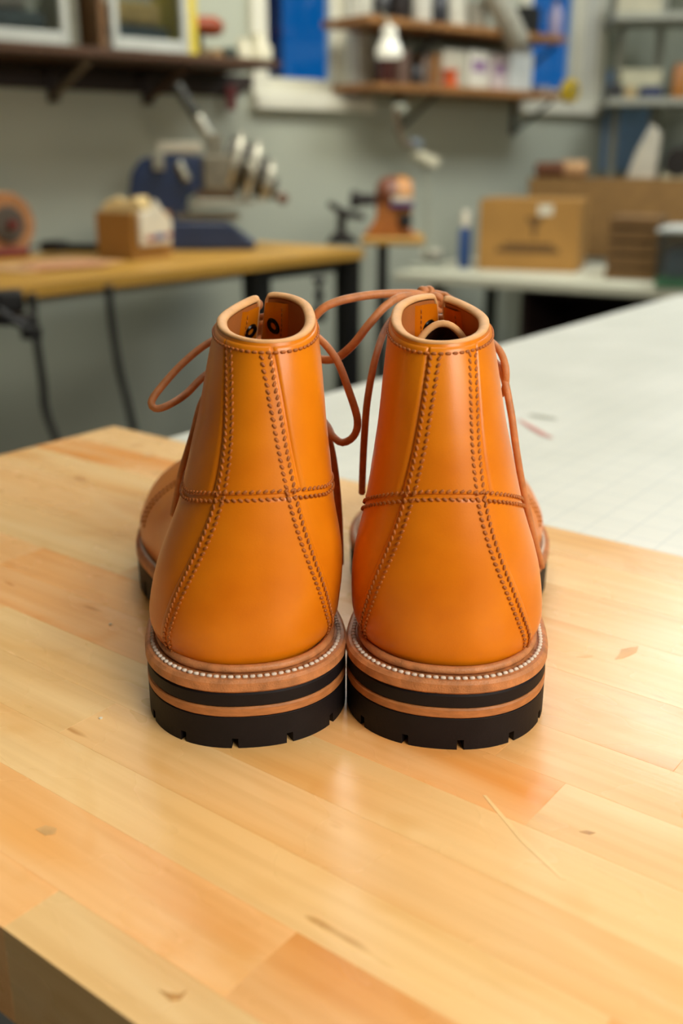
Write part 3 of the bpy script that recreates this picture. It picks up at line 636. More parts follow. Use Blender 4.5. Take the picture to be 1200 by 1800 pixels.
for px in (450, 611):
    for yy in (-BD/2 + .045,):
        xl = along(px, yy); box('leg', (.06, .05, ZB - .028 - FLOOR), BLACK, bench, (xl, yy, FLOOR), base=True)
box('ledger', (BL - .1, .03, .06), BLACK, bench, (0, BD/2 - .03, ZB - .06))
for yy in (-BD/2 + .045,): box('leg', (.06, .05, ZB - .028 - FLOOR), BLACK, bench, (-BL/2 + .03, yy, FLOOR), base=True)
box('brace', (.34, .03, .03), BLACK, bench, (along(520, -BD/2 + .045), -BD/2 + .045, ZB - .045))
def place(px, py, z=ZB):
    P = onz(px, py, z); k = mpp(P); return P, k, k / (c_ - ((py - 900) / F) * s_)
def face(P): return -math.atan2(P[0], P[1])                          # local x to the right as seen, local y away
# screw clamp hanging at the bench's end
P, k, kz = place(560, 468)
cl = thing('screw_clamp', 'black screw clamp hanging under the bench edge near its right end', 'clamp', (P[0], P[1], ZB), face(P))
box('clamp_arm', (16*k, .03, .02), BLACK, cl, (0, .0, -.07)); tube('clamp_screw', [(0, 0, -.03), (0, 0, -.10)], .007, BLACK, cl, 8); lathe('clamp_grip', [(0, -.02), (.016, -.018), (.018, .012), (0, .018)], BLACK, cl, (0, 0, -.115)); box('clamp_jaw', (.03, .05, .012), BLACK, cl, (0, .02, -.034))
P, k, kz = place(22, 520)
cl = thing('bench_vise', 'black clamp gripping the front edge of the workbench at far left', 'clamp', (P[0], P[1], ZB - .03), face(P))
box('clamp_body', (50*k, .05, 40*kz), BLACK, cl, (-6*k, -.01, 20*kz), bev=.01); box('clamp_jaw', (70*k, .06, 16*kz), BLACK, cl, (0, -.01, -12*kz), bev=.008); tube('clamp_handle', [(-30*k, -.05, 12*kz), (25*k, -.05, -30*kz)], .008, BLACK, cl, 8); lathe('clamp_knob', [(0, -.015), (.02, -.01), (.02, .01), (0, .015)], BLACK, cl, (25*k, -.05, -32*kz))
# bench grinder with buffing wheel
P, k, kz = place(20, 452)
g = thing('bench_grinder', 'bench grinder with a tan buffing wheel and red base at the far left', 'grinder', (P[0], P[1], ZB), face(P) + .55)
box('base', (110*k, .16, 16*kz), mat('red_enamel', '6e2019', .45), g, (-24*k, .06, 0), base=True, bev=.006)
lathe('motor', [(0, 0), (.055, 0), (.06, .01), (.06, .16), (.05, .18), (0, .18)], mat('grey_enamel', '5e5a50', .5), g, (-.05, .13, 57*kz), (0, -PI/2, 0))
wh = lathe('buffing_wheel', [(0, -.02), (40*kz, -.02), (52*kz, -.024), (55*kz, -.016), (55*kz, .016), (52*kz, .024), (40*kz, .02), (0, .02)], mat('tan_felt', 'a9764a', .9, var=.2, vscale=60, bump=.4, bscale=300), g, (.0, .02, 57*kz), (PI/2, 0, 0), 40)
lathe('flange', [(0, -.008), (30*kz, -.008), (33*kz, .0), (30*kz, .008), (0, .008)], mat('dark_felt', '4c4339', .8), wh, (0, 0, .024), (0, 0, 0), 28); lathe('hub_nut', [(0, 0), (.012, 0), (.012, .018), (0, .02)], mat('red_enamel', '6e2019'), wh, (0, 0, .03), (0, 0, 0), 6)
tube('arbor', [(0, .02, 57*kz), (0, .14, 57*kz)], .012, STEEL, g, 6); box('pedestal', (.07, .1, 40*kz), mat('grey_enamel', '5e5a50'), g, (-.06, .12, 16*kz), base=True)
# leather sheets and black tool on the bench
P, k, kz = place(110, 468)
for q, (dx, dy, wd, dp, rz, zz, lab) in enumerate(((-30, .02, 230, .20, .1, 0, 'large pale tan leather sheet lying on the left of the workbench'), (10, -.03, 130, .12, -.25, .004, 'smaller pinkish leather offcut on top of the tan sheet'))):
    tag(box('leather_sheet', (wd*k, dp, .004), KRAFT if q == 0 else mat('pink_leather', 'c48d68', .7), None, (P[0] + dx*k, P[1] + dy, ZB + zz + .002), (0, 0, BAZ + rz), bev=.001), lab, 'leather', 'leather sheets on the workbench')
P, k, kz = place(128, 450)
t_ = thing('black_tool', 'black long-handled tool lying on leather between grinder and box', 'tool', (P[0], P[1], ZB + .010), face(P) - .35)
box('tool_body', (85*k, .05, 15*kz), BLACK, t_, (10*k, 0, 0), base=True, bev=.008); box('tool_head', (40*k, .07, 20*kz), BLACK, t_, (-32*k, 0, 0), base=True, bev=.01); tube('tool_wire', [(-40*k, 0, 10*kz), (-75*k, .03, 8*kz), (-95*k, .06, 2*kz)], .004, mat('grey_wire', '6a6a60'), t_, 12)
# cardboard box with paper and bag
P, k, kz = place(230, 458)
bx_ = thing('cardboard_box', 'small open cardboard box of papers in front of the blue machine', 'box', (P[0] - 4*k, P[1] + 64*k, ZB), face(P) + math.radians(43))
sd = 92*k; hb = 82*kz
for sx, sy in ((-1, 0), (1, 0), (0, -1), (0, 1)): box('box_side', (.004 if sx else sd, .004 if sy else sd, hb), CARD, bx_, (sx*sd/2, sy*sd/2, 0), base=True, bev=.0005)
box('box_bottom', (sd, sd, .004), CARD, bx_, (0, 0, 0), base=True, bev=.0005)
inner = [(-.028, .03, .05), (.036, .0, 1.5), (-.028, -.03, -.05)]
for q, (x, y, rz) in enumerate(inner):
    p_ = bx_.location + Matrix.Rotation(bx_.rotation_euler.z, 3, 'Z') @ Vector((x, y, .02))
    tag(prism('paper_bundle', [(-.035, 0), (.035, 0), (.042, hb*.9), (.01, hb*1.16), (-.03, hb*1.02), (-.04, hb*.8)], .03, mat('yellowed_paper', 'd8bd84', .8), None, p_, (0, 0, rz), .004),
        ('yellowed paper bundle at the back of the small open box', 'yellowed paper bundle at the right inside the small open box', 'yellowed paper bundle at the left inside the small open box')[q], 'paper', 'papers in the small box')
rp = Matrix.Rotation(bx_.rotation_euler.z, 3, 'Z')
pg_ = thing('paper_bag', 'white crumpled paper bag with red and blue print over the box front', 'bag', bx_.location + rp @ Vector((sd*.02, -sd/2 - .012, hb*.30)), bx_.rotation_euler.z)
prism('bag_body', [(-sd*.45, 0), (sd*.38, 0), (sd*.42, hb*.5), (sd*.2, hb*.72), (.0, hb*.98), (-sd*.12, hb*.75), (-sd*.45, hb*.72)], .012, PAPER, pg_, bev=.003)
box('red_print', (sd*.2, .002, hb*.10), mat('red_print', '9c3b33', .7), pg_, (-sd*.2, -.007, hb*.16), bev=0); box('blue_print', (sd*.26, .002, hb*.12), mat('blue_print', '3b4a86', .7), pg_, (sd*.05, -.007, hb*.18), bev=0); box('red_print', (sd*.12, .002, hb*.10), mat('red_print', '9c3b33', .7), pg_, (sd*.29, -.007, hb*.20), bev=0)
# blue leather machine
P, k, kz = place(345, 440)
mc = thing('skiving_machine', 'dark blue leather-splitting machine with steel gears and a lever on the bench', 'machine', (P[0], P[1] + .07, ZB), face(P))
def Z(py): return (440 - py) * kz
def X(px): return (px - 345) * k
prism('foot', [(X(292), 0), (X(440), 0), (X(446), Z(428)), (X(415), Z(405)), (X(398), Z(392)), (X(300), Z(390)), (X(292), Z(400))], .15, BLUEM, mc, bev=.006)
prism('frame', [(X(292), Z(392)), (X(330), Z(392)), (X(328), Z(350)), (X(355), Z(338)), (X(360), Z(300)), (X(358), Z(278)), (X(285), Z(274)), (X(250), Z(285)), (X(234), Z(308)), (X(226), Z(352)), (X(262), Z(372))], .11, BLUEM, mc, bev=.006)
box('top_bar', (76*k, .05, 18*kz), mat('pale_steel', 'b9b3a0', .4, metal=.3), mc, (X(319), -.03, Z(265)), bev=.004)
box('lever_mount', (20*k, .03, 30*kz), STEEL, mc, (X(282), -.06, Z(288)), bev=.004); tube('frame_lever', [(X(315), -.07, Z(290)), (X(330), -.07, Z(320))], .013, STEEL, mc, 8)
box('gear_case', (56*k, .13, 62*kz), mat('worn_steel', '7d7766', .45, metal=.5, var=.25), mc, (X(384), -.01, Z(308)), bev=.008)
box('gear_case_base', (70*k, .12, 14*kz), mat('rusty_steel', '5d4a36', .6), mc, (X(378), -.01, Z(344)), bev=.004)
for q, (px, py, r_, w_) in enumerate(((400, 288, 44, .010), (412, 290, 54, .008), (426, 297, 44, .012), (440, 303, 52, .008), (454, 314, 36, .012), (466, 322, 36, .007), (476, 334, 20, .008))):
    gd = lathe('gear', [(0, -w_), (r_*kz*.55, -w_), (r_*kz*.6, -w_*.6), (r_*kz*.92, -w_*.6), (r_*kz, -w_*.8), (r_*kz, w_*.8), (r_*kz*.9, w_), (0, w_)], (mat('gear_steel', 'b9b4a0', .4, metal=.35, var=.2, vscale=40) if q % 2 else mat('gear_dark', '4a463c', .5, metal=.3)), mc, (X(px), -.015 * q, Z(py)), (0, PI/2 + .30, 0), 30)
    box('gear_key', (.012, r_*kz*1.6, .012), mat('worn_steel', '7d7766'), gd, (0, 0, w_ * 1.05), bev=.001)
tube('crank_arm', [(X(430), -.09, Z(290)), (X(455), -.10, Z(322)), (X(488), -.10, Z(348))], .012, STEEL, mc, 16); lathe('crank_grip', [(0, -.03), (.014, -.028), (.016, .02), (0, .03)], mat('brown_grip', '6e4a36', .5), mc, (X(490), -.11, Z(350)), (PI/2, 0, 0))
lv = tube('lever', [(X(372), -.02, Z(250)), (X(350), -.02, Z(212))], .017, STEEL, mc, 6); tube('lever_grip', [(X(350), -.02, Z(212)), (X(318), -.02, Z(162))], .015, mat('grey_grip', '3b3c36', .6), mc, 6); box('lever_block', (26*k, .05, 40*kz), mat('worn_steel', '7d7766'), mc, (X(378), -.01, Z(262)), bev=.005)
prism('plate', [(X(322), Z(365)), (X(440), Z(360)), (X(448), Z(352)), (X(345), Z(352))], .15, STEEL, mc, bev=.002); box('plate_arm', (110*k, .10, 12*kz), mat('worn_steel', '7d7766'), mc, (X(362), -.01, Z(382)), bev=.004)
# iron shoe jack on the bench's right end
P, k, kz = place(600, 428)
ja = thing('shoe_jack', 'black iron cobbler jack standing on the right end of the workbench', 'jack', (P[0], P[1] + .03, ZB), face(P))
prism('jack_base', [(-28*k, 0), (30*k, 0), (22*k, 10*kz), (8*k, 18*kz), (-12*k, 18*kz)], .10, IRON, ja); box('jack_post', (16*k, .03, 40*kz), IRON, ja, (0, 0, 12*kz), base=True)
prism('jack_arm', [(-26*k, 66*kz), (-20*k, 74*kz), (8*k, 58*kz), (42*k, 50*kz), (40*k, 40*kz), (4*k, 44*kz)], .05, IRON, ja)
# pedestal with finishing drum beyond the bench
P, k, kz = place(690, 418, .0)
pd = thing('finishing_stand', 'wood-topped stand on a black post holding a brown finishing machine', 'stand', (P[0], P[1] + .1, FLOOR), face(P))
zt0 = -FLOOR
prism('stand_top', [(-52*k, -.02), (58*k, -.02), (58*k, 0), (-52*k, 0)], .26, BENCHW, pd, (0, 0, zt0), bev=.003)
box('post', (20*k, .05, zt0 - .03), BLACK, pd, (-15*k, 0, .012), base=True); box('foot_plate', (.3, .3, .02), BLACK, pd, (-15*k, 0, 0), base=True)
fm = thing('finishing_machine', 'brown rounded machine with a purple and white band on the wooden stand', 'machine', (P[0], P[1] + .1, 0), face(P))
BRN = mat('brown_enamel', '6b3a22', .4, var=.2); ORG = mat('orange_enamel', 'a9672a', .45, var=.15)
prism('machine_foot', [(-50*k, 0), (48*k, 0), (32*k, 16*kz), (16*k, 26*kz), (8*k, 60*kz), (-22*k, 60*kz), (-30*k, 26*kz)], .12, ORG, fm, bev=.006)
lathe('drum', [(0, 0), (26*kz, .004), (36*kz, .02), (40*kz, .05), (38*kz, .08), (0, .082)], BRN, fm, (-30*k, 0, 66*kz), (0, PI/2, 0)); lathe('drum_cap', [(0, 0), (38*kz, 0), (40*kz, .03), (30*kz, .055), (0, .06)], mat('amber_enamel', 'b57a36', .4), fm, (4*k, 0, 66*kz), (0, PI/2, 0))
box('white_band', (36*k, .012, 10*kz), PAPER, fm, (18*k, -.066, 66*kz), bev=.003); box('purple_band', (40*k, .012, 8*kz), mat('purple_print', '4d3f8f', .6), fm, (18*k, -.064, 56*kz), bev=.003)
lathe('spindle', [(0, 0), (10*kz, 0), (12*kz, .05), (16*kz, .055), (16*kz, .075), (0, .08)], IRON, fm, (-30*k, 0, 64*kz), (0, -PI/2, 0)); lathe('side_knob', [(0, 0), (13*kz, .002), (13*kz, .03), (0, .034)], BLACK, fm, (24*k, -.05, 28*kz), (PI/2, 0, 0))
# cords hanging from the bench
for q, pts in enumerate((([(55, 515), (62, 580), (75, 670), (80, 720), (100, 775), (125, 830)]), ([(190, 500), (197, 570), (210, 650), (225, 710), (240, 775), (262, 840)]))):
    C = []
    for px, py in pts: 
        base = onz(pts[0][0], pts[0][1], ZB); t_v = ony(px, py, base[1] + .09); C.append(t_v)
    tag(tube('power_cord', C, .009, mat('black_cord', '1d1b19', .6), None, 40), ('black power cord hanging below the bench, nearest the left frame edge', 'black power cord hanging below the bench under the small cardboard box')[q], 'cord', 'cords hanging from the workbench')
# small yellow-green block and pale scrap against the wall below the bench
u_, z_ = onwall(255, 735, .15)
tag(box('foam_block', (.10, .06, .10), mat('yellow_foam', '8f8a4a', .8), None, wpt(u_, .07, FLOOR), (0, 0, ROTW), bev=.012, base=True), 'small yellow-green block on the floor below the workbench', 'block')
# ================================================================== LEFT WALL SHELF
def shelf(name, x0, y0, x1, y1, off, thick, m, label, nplank=1):
    """board whose front top edge runs through two pixels; returns (u0,u1,ztop)"""
    u0, za = onwall(x0, y0, off); u1, zb = onwall(x1, y1, off); z = (za + zb) / 2
    r = thing(name, label, 'shelf', wpt((u0 + u1)/2, 0, z), ROTW)
    box('board', (u1 - u0, off, thick), m, r, (0, -off/2, -thick/2), bev=.002)
    return r, u0, u1, z
shl, su0, su1, sz = shelf('wall_shelf', -260, 60, 492, 100, .30, .022, DARKW, 'dark brown wooden wall shelf of storage bins on the left')
um = (su0 + su1) / 2
for px in (85, 250):
    ub = onwall(px, 140, 0)[0] - um
    box('bracket_upright', (.03, .02, .10), mat('under_shelf_brown', '2c211b'), shl, (ub, -.027, -.075)); tube('bracket_brace', [(ub, -.03, -.11), (ub, -.26, -.03)], .010, DARKW if px != 85 else mat('pale_bracket', '6d6250', .6), shl, 6)
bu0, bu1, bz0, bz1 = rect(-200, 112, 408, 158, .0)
prism('shadow_board', [(bu0 - um, bz0 - sz), (bu1 - um, bz0 - sz), (bu1 - um + .13, -.024), (bu0 - um, -.024)], .016, mat('under_shelf_brown', '2c211b', .7), shl, (0, -.009, 0))  # dark board; the shelf's shadow on the wall is put into its tone
def on(px0, px1, pytop, off, z):
    """u centre, width and height of a thing standing on a shelf of height z, front at distance off from the wall"""
    a = onwall(px0, 100, off)[0]; b = onwall(px1, 100, off)[0]; return (a + b)/2, b - a, max(.012, onwall((px0 + px1)/2, pytop, off)[1] - z)
CLEAR = pane_mat('clear_plastic', (.80, .82, .80), .12, .2)
FRAMEP = mat('frosted_plastic', 'b9bcb4', .5, var=.05)
def bin_(px0, px1, hgt, lab, conts):
    u, wd, _ = on(px0, px1, 0, .27, sz); dp = .22
    r = thing('storage_bin', lab, 'storage bin', wpt(u, .16, sz), ROTW, 'clear storage bins on the left shelf')
    fw = .022
    for sx in (-1, 1):
        for sy in (-1, 1): box('corner_post', (fw, fw, hgt), FRAMEP, r, (sx * (wd/2 - fw/2), sy * (dp/2 - fw/2), 0), base=True, bev=.004)
    for sy in (-1, 1): box('bottom_rail', (wd - 2*fw, fw, .034), FRAMEP, r, (0, sy * (dp/2 - fw/2), 0), base=True, bev=.004); box('top_rail', (wd, fw, .03), FRAMEP, r, (0, sy * (dp/2 - fw/2), hgt), base=True, bev=.004)
    for sx in (-1, 1): box('side_rail', (fw, dp - 2*fw, .034), FRAMEP, r, (sx * (wd/2 - fw/2), 0, 0), base=True, bev=.004)
    box('floor_panel', (wd - .02, dp - .02, .006), FRAMEP, r, (0, 0, .002), base=True, bev=0)
    box('front_panel', (wd - 2*fw, .003, hgt - .034), CLEAR, r, (0, -dp/2 + .008, .034), base=True, bev=0)
    for q, (dx, w2, z0, h2, colr, lb) in enumerate(conts):
        tag(box('folded_bundle', (w2 * wd, dp * .6, h2), mat('bundle_' + colr, colr, .85, var=.2), None, wpt(u + dx * wd, .16, sz + .009 + z0), (0, 0, ROTW + random.uniform(-.1, .1)), bev=.012, base=True), lb, 'bundle', 'bundles in the clear bins')
    return u, wd
bin_(-70, 126, .26, 'clear storage bin with grey edges at the left end of the dark shelf', [(.18, .42, 0, .028, 'b28a52', 'tan bundle on the floor of the leftmost clear bin'), (.0, .74, .029, .045, '57636a', 'slate grey bundle in the leftmost clear bin'), (-.1, .6, .076, .05, '97908a', 'pinkish grey bundle on top in the leftmost clear bin')])
bin_(200, 334, .26, 'clear storage bin with grey edges and a yellow strip beside it', [(-.0, .72, 0, .062, '48535a', 'dark slate bundle low in the right clear bin'), (-.05, .6, .063, .06, 'b79a63', 'tan bundle on top in the right clear bin')])
u, wd, hh = on(124, 146, 0, .2, sz); tag(box('grey_carton', (wd, .14, .2), mat('grey_carton', '8e8c7c', .7), None, wpt(u, .12, sz), (0, 0, ROTW), base=True), 'plain grey carton between the two clear bins', 'carton')
u, wd, hh = on(172, 196, 0, .27, sz); tag(box('wooden_divider', (wd * .5, .22, .22), mat('brown_board', '6b4a26', .6), None, wpt(u, .16, sz), (0, 0, ROTW), base=True), 'brown board standing upright beside the right clear bin', 'board')
u, wd, hh = on(334, 349, 0, .26, sz); tag(box('yellow_folder', (wd, .2, .24), mat('yellow_card', 'cdb83e', .6), None, wpt(u, .16, sz), (0, 0, ROTW), base=True, bev=.001), 'yellow folder standing against the right side of a clear bin', 'folder')
u, wd, hh = on(350, 402, 30, .25, sz)
rh = thing('red_handled_tool', 'tool with a fat rust-red handle leaning on the left shelf', 'tool', wpt(u, .22, sz), ROTW)
box('tool_stand', (.02, .03, hh * .75), BLACK, rh, (-wd*.35, 0, 0), base=True); lathe('tool_handle', [(0, 0), (.020, .004), (.026, .03), (.028, wd*.7), (.018, wd*.95), (0, wd*1.02)], mat('rust_red', '8c3a12', .5), rh, (-wd/2, 0, hh * .8), (0, PI/2, 0))
for q, (a, b, yt, off, colr, lab) in enumerate(((352, 372, 82, .24, '7c6a48', 'small tan tin lying on the shelf beside the yellow folder'), (376, 396, 86, .24, '9a7a50', 'small brown tin on the shelf below the red handle'), (400, 424, 84, .22, '33423c', 'small dark green tin near the right end of the left shelf'))):
    u, wd, hh = on(a, b, yt, off, sz); lathe_o = lathe('small_tin', [(0, 0), (wd/2, 0), (wd/2, hh*.8), (wd*.47, hh*.82), (wd*.47, hh), (0, hh)], mat('tin_' + colr, colr, .5), None, wpt(u, off - wd/2, sz), n=18); tag(lathe_o, lab, 'tin', 'tins on the left shelf')
for q, (a, b, yt, off, lab) in enumerate(((424, 448, 66, .2, 'white plastic pot, left of two at the left shelf end'), (452, 486, 58, .2, 'white plastic pot at the very right end of the left shelf'))):
    u, wd, hh = on(a, b, yt, off, sz); tag(lathe('plastic_pot', [(0, 0), (wd*.5, 0), (wd*.5, hh*.55), (wd*.36, hh*.7), (wd*.3, hh), (0, hh)], CREAM, None, wpt(u, off - wd/2, sz), n=20), lab, 'pot', 'white pots on the left shelf')
u, z_ = onwall(406, 172, .03)
hg = thing('red_tag', 'small dark red tag hanging below the right end of the left shelf', 'tag', wpt(u, .03, z_), ROTW); box('tag_body', (.036, .006, .075), mat('dark_red', '6e2b28', .6), hg, (0, 0, 0), bev=.002); tube('tag_string', [(0, 0, .036), (0, .0, .10)], .0015, BLACK, hg, 4)
# ================================================================== RIGHT SHELVES BETWEEN THE WINDOWS
sh1, a0, a1, z1_ = shelf('wall_shelf', 646, 22, 996, 66, .24, .024, OAKW, 'upper brown wooden shelf of bottles between the windows')
sh2, b0, b1, z2_ = shelf('wall_shelf', 664, 142, 985, 164, .24, .024, OAKW, 'lower brown wooden shelf of jars and boxes between the windows')
for r, um, z in ((sh1, (a0 + a1)/2, z1_), (sh2, (b0 + b1)/2, z2_)):
    for px in (700, 905):
        ub = onwall(px, 120, 0)[0] - um; box('bracket_upright', (.025, .012, .13), BLACK, r, (ub, -.007, -.09)); tube('bracket_brace', [(ub, -.015, -.14), (ub, -.20, -.03)], .008, BLACK, r, 6)
def bottle(name, a, b, yt, off, z, colr, lab, cat='bottle', kind=0, grp='bottles and jars on the right shelves'):
    u, wd, hh = on(a, b, yt, off, z); r_ = wd / 2 * .95
    r = thing(name, lab, cat, wpt(u, off - r_, z), 0, grp)
    m = mat('glaze_' + colr, colr, .35, var=.08)
    if kind == 0: lathe('bottle_body', [(0, 0), (r_*.95, 0), (r_, .006), (r_, hh*.62), (r_*.42, hh*.8), (r_*.4, hh*.88), (0, hh*.88)], m, r, n=20); lathe('bottle_cap', [(0, hh*.88), (r_*.46, hh*.88), (r_*.46, hh), (0, hh)], BLACK, r, n=16)
    else: lathe('jar_body', [(0, 0), (r_*.95, 0), (r_, .006), (r_, hh*.82), (r_*.9, hh*.85), (0, hh*.85)], m, r, n=20); lathe('jar_lid', [(0, hh*.85), (r_*1.02, hh*.85), (r_*1.02, hh), (0, hh)], mat('lid_' + colr, colr, .45, var=.3), r, n=20)
up = [(668, 694, -40, '1d1a18', 0, 'black bottle at the left end of the upper shelf'), (698, 733, -48, '231c1a', 0, 'second black bottle from the left on the upper shelf'), (736, 766, -22, 'c9c6b8', 1, 'white tub between black bottles on the upper shelf'), (769, 792, -36, '1b1c22', 0, 'slim black bottle right of the white tub, upper shelf'), (796, 828, -30, 'd0cdbc', 1, 'tall white jar in the middle of the upper shelf'), (834, 862, 2, 'a9a698', 1, 'small grey jar beside the paper roll on the upper shelf')]
for (a, b, yt, colr, kd, lab) in up: bottle('bottle' if kd == 0 else 'jar', a, b, yt, .19, z1_, colr, lab, 'bottle' if kd == 0 else 'jar', kd)
u, wd, hh = on(924, 950, 10, .2, z1_); tag(box('black_case', (wd, .1, hh), BLACK, None, wpt(u, .14, z1_), (0, 0, ROTW), base=True, bev=.004), 'upright black case on the upper shelf in front of the window', 'case')
u, wd, hh = on(975, 990, 6, .2, z1_); bottle('bottle', 974, 990, -6, .19, z1_, '8e86a0', 'small mauve bottle at the right end of the upper shelf')
u, z_ = onwall(905, 64, .26); ru = onwall(862, 6, .24)
rl = thing('paper_roll', 'thick grey-white paper roll leaning over the upper shelf edge', 'paper roll', wpt(u - .02, .19, z1_ + .02), ROTW)
lathe('roll_body', [(0.012, 0), (.042, 0), (.044, .004), (.044, .26), (.042, .264), (.012, .264), (.012, 0)], mat('grey_paper', 'a5a292', .75), rl, (.05, -.06, -.06), (0, -.75, 0), 24); lathe('roll_core', [(.008, -.002), (.0125, -.002), (.0125, .268), (.008, .268), (.008, -.002)], CARD, rl, (.05, -.06, -.06), (0, -.75, 0), 18)
lo = [(676, 700, 96, '4a2018', 1, 'dark red-brown jar at the left end of the lower shelf'), (703, 728, 90, '6a5448', 1, 'grey-brown jar, second from the left on the lower shelf'), (731, 746, 108, '171313', 0, 'small black bottle on the lower shelf'), (747, 759, 88, '6b5a4c', 0, 'slim brown bottle beside the wooden block, lower shelf')]
for (a, b, yt, colr, kd, lab) in lo: bottle('bottle' if kd == 0 else 'jar', a, b, yt, .19, z2_, colr, lab, 'bottle' if kd == 0 else 'jar', kd)
u, wd, hh = on(766, 776, 96, .2, z2_); tag(box('wooden_block', (wd, .1, hh), OAKW, None, wpt(u, .14, z2_), (0, 0, ROTW), base=True), 'thin upright wooden block on the lower shelf beside the cream carton', 'block')
for (a, b, yt, off, colr, lab) in ((778, 822, 88, .19, 'b5b09c', 'cream carton behind the orange spool on the lower shelf'), (824, 862, 90, .19, 'cfcbbb', 'white carton with a mauve label on the lower shelf'), (866, 893, 96, .19, 'c2b4b0', 'pinkish carton between two white cartons, lower shelf'), (896, 938, 88, .19, 'c3c6c0', 'white carton at the right of the lower shelf')):
    u, wd, hh = on(a, b, yt, off, z2_); r = thing('carton', lab, 'carton', wpt(u, off - .06, z2_), ROTW, 'cartons on the lower shelf'); wd *= .94; box('carton_body', (wd, .12, hh), mat('carton_' + colr, colr, .6, var=.04), r, base=True)
    if colr in ('cfcbbb', 'c2b4b0'): box('carton_label', (wd * .7, .001, hh * .3), mat('mauve_print', '8a6a8c', .6), r, (0, -.0605, hh * .6), bev=0)
u, wd, hh = on(786, 808, 122, .22, z2_); tag(lathe('thread_spool', [(0, 0), (wd*.5, 0), (wd*.5, .008), (wd*.4, .01), (wd*.4, hh-.01), (wd*.5, hh-.008), (wd*.5, hh), (0, hh)], mat('orange_thread', 'c1521b', .7), None, wpt(u, .205, z2_), n=20), 'small bright orange spool on the front of the lower shelf', 'spool')
u, wd, hh = on(944, 985, 120, .2, z2_); tag(lathe('tape_roll', [(.018, 0), (.04, 0), (.04, .024), (.018, .024), (.018, 0)], mat('grey_tape', '7e858c', .5), None, wpt(u, .17, z2_), n=24), 'grey tape roll lying at the right end of the lower shelf', 'tape roll')
# yellow tape measure and pale roll on the window sill
u, z_ = onwall(1010, 150, .06); tm_ = thing('tape_measure', 'bright yellow tape measure on the right window sill beside the lower shelf', 'tape measure', wpt(u, .034, WIN[1][2] + .001), ROTW)
lathe('case', [(0, -.022), (.038, -.022), (.045, -.014), (.045, .014), (.038, .022), (0, .022)], mat('yellow_plastic', 'e0bc1a', .45), tm_, (0, 0, .045), (PI/2, 0, 0)); box('belt_clip', (.03, .004, .04), STEEL, tm_, (0, -.025, .046), bev=.001)
# clamp lamp hanging from the upper shelf
u, z_ = onwall(684, 75, .27); lm = thing('clamp_lamp', 'white bell-shaped clamp lamp hanging from the upper shelf corner', 'lamp', wpt(u, .27, z_), ROTW)
lathe('lamp_shade', [(.042, -.045), (.046, -.040), (.043, -.02), (.034, .0), (.024, .014), (.027, .03), (.024, .045), (.012, .052), (0, .053)], mat('lamp_white', 'f1efe0', .3, coat=.3), lm); lathe('bulb', [(0, -.04), (.02, -.035), (.024, -.02), (.012, .0), (0, .002)], mat('lamp_bulb', 'ffffff', .2, emit=2.0), lm, n=16); tube('lamp_arm', [(0, 0, .05), (0, .02, .08), (0, .06, .10)], .005, STEEL, lm, 8)
# jointed lamp on the wall below the shelf
la = thing('jointed_lamp', 'thin jointed lamp arm with a pale head on a slim pole under the shelf', 'lamp', wpt(*[onwall(752, 440, .28)[0], .28], -.15), ROTW)
def LP(px, py): u, z = onwall(px, py, .28); return (u - onwall(752, 440, .28)[0], 0, z + .15)
tube('pole', [LP(752, 452), LP(751, 360), LP(748, 288)], .009, mat('pale_metal', 'a3a594', .5), la, 10); prism('lamp_head', [LP(726, 274)[::2], LP(734, 266)[::2], LP(764, 278)[::2], LP(762, 294)[::2], LP(744, 290)[::2]], .05, CREAM, la); lathe('joint', [(0, -.02), (.016, -.018), (.016, .018), (0, .02)], mat('pale_blue_metal', '8e9aa5', .3, metal=.4), la, LP(730, 252), (PI/2, 0, 0)); tube('upper_arm', [LP(728, 256), LP(708, 250), LP(696, 205), LP(698, 190)], .008, mat('bronze_arm', '77654f', .5), la, 16); lathe('joint', [(0, -.02), (.014, -.018), (.014, .018), (0, .02)], mat('pale_metal', 'a3a594'), la, LP(702, 190), (PI/2, 0, 0)); lathe('lamp_base', [(0, 0), (.07, 0), (.07, .012), (.02, .02), (0, .02)], mat('pale_metal', 'a3a594'), la)
# ================================================================== WHITE BACK TABLE WITH BOXES
ZW = -.15
TA, TB = onz(690, 478, ZW), onz(1200, 508, ZW); td = TB - TA; tl_ = np.linalg.norm(td); td /= tl_; tn = np.array([-td[1], td[0], 0]); TAZ = math.atan2(td[1], td[0]); TBl = tl_ + .30; TD = .66
bt = thing('side_table', 'off-white folding table of cardboard boxes at the back right', 'table', (TA + td * TBl/2 + tn * TD/2 - np.array([0, 0, ZW])).tolist(), TAZ)
box('table_top', (TBl, TD, .035), mat('offwhite_laminate', 'c4c3ad', .5, var=.03), bt, (0, 0, ZW - .0175), bev=.006)
for x in (-TBl/2 + .14, TBl/2 - .1):
    for yy in (-TD/2 + .08, TD/2 - .06): box('leg', (.04, .04, ZW - .035 - FLOOR), mat('grey_leg', '4b4f4a', .5), bt, (x, yy, FLOOR), base=True)
def tpos(px, py, dn=0.): P = onz(px, py, ZW); return P + tn * dn
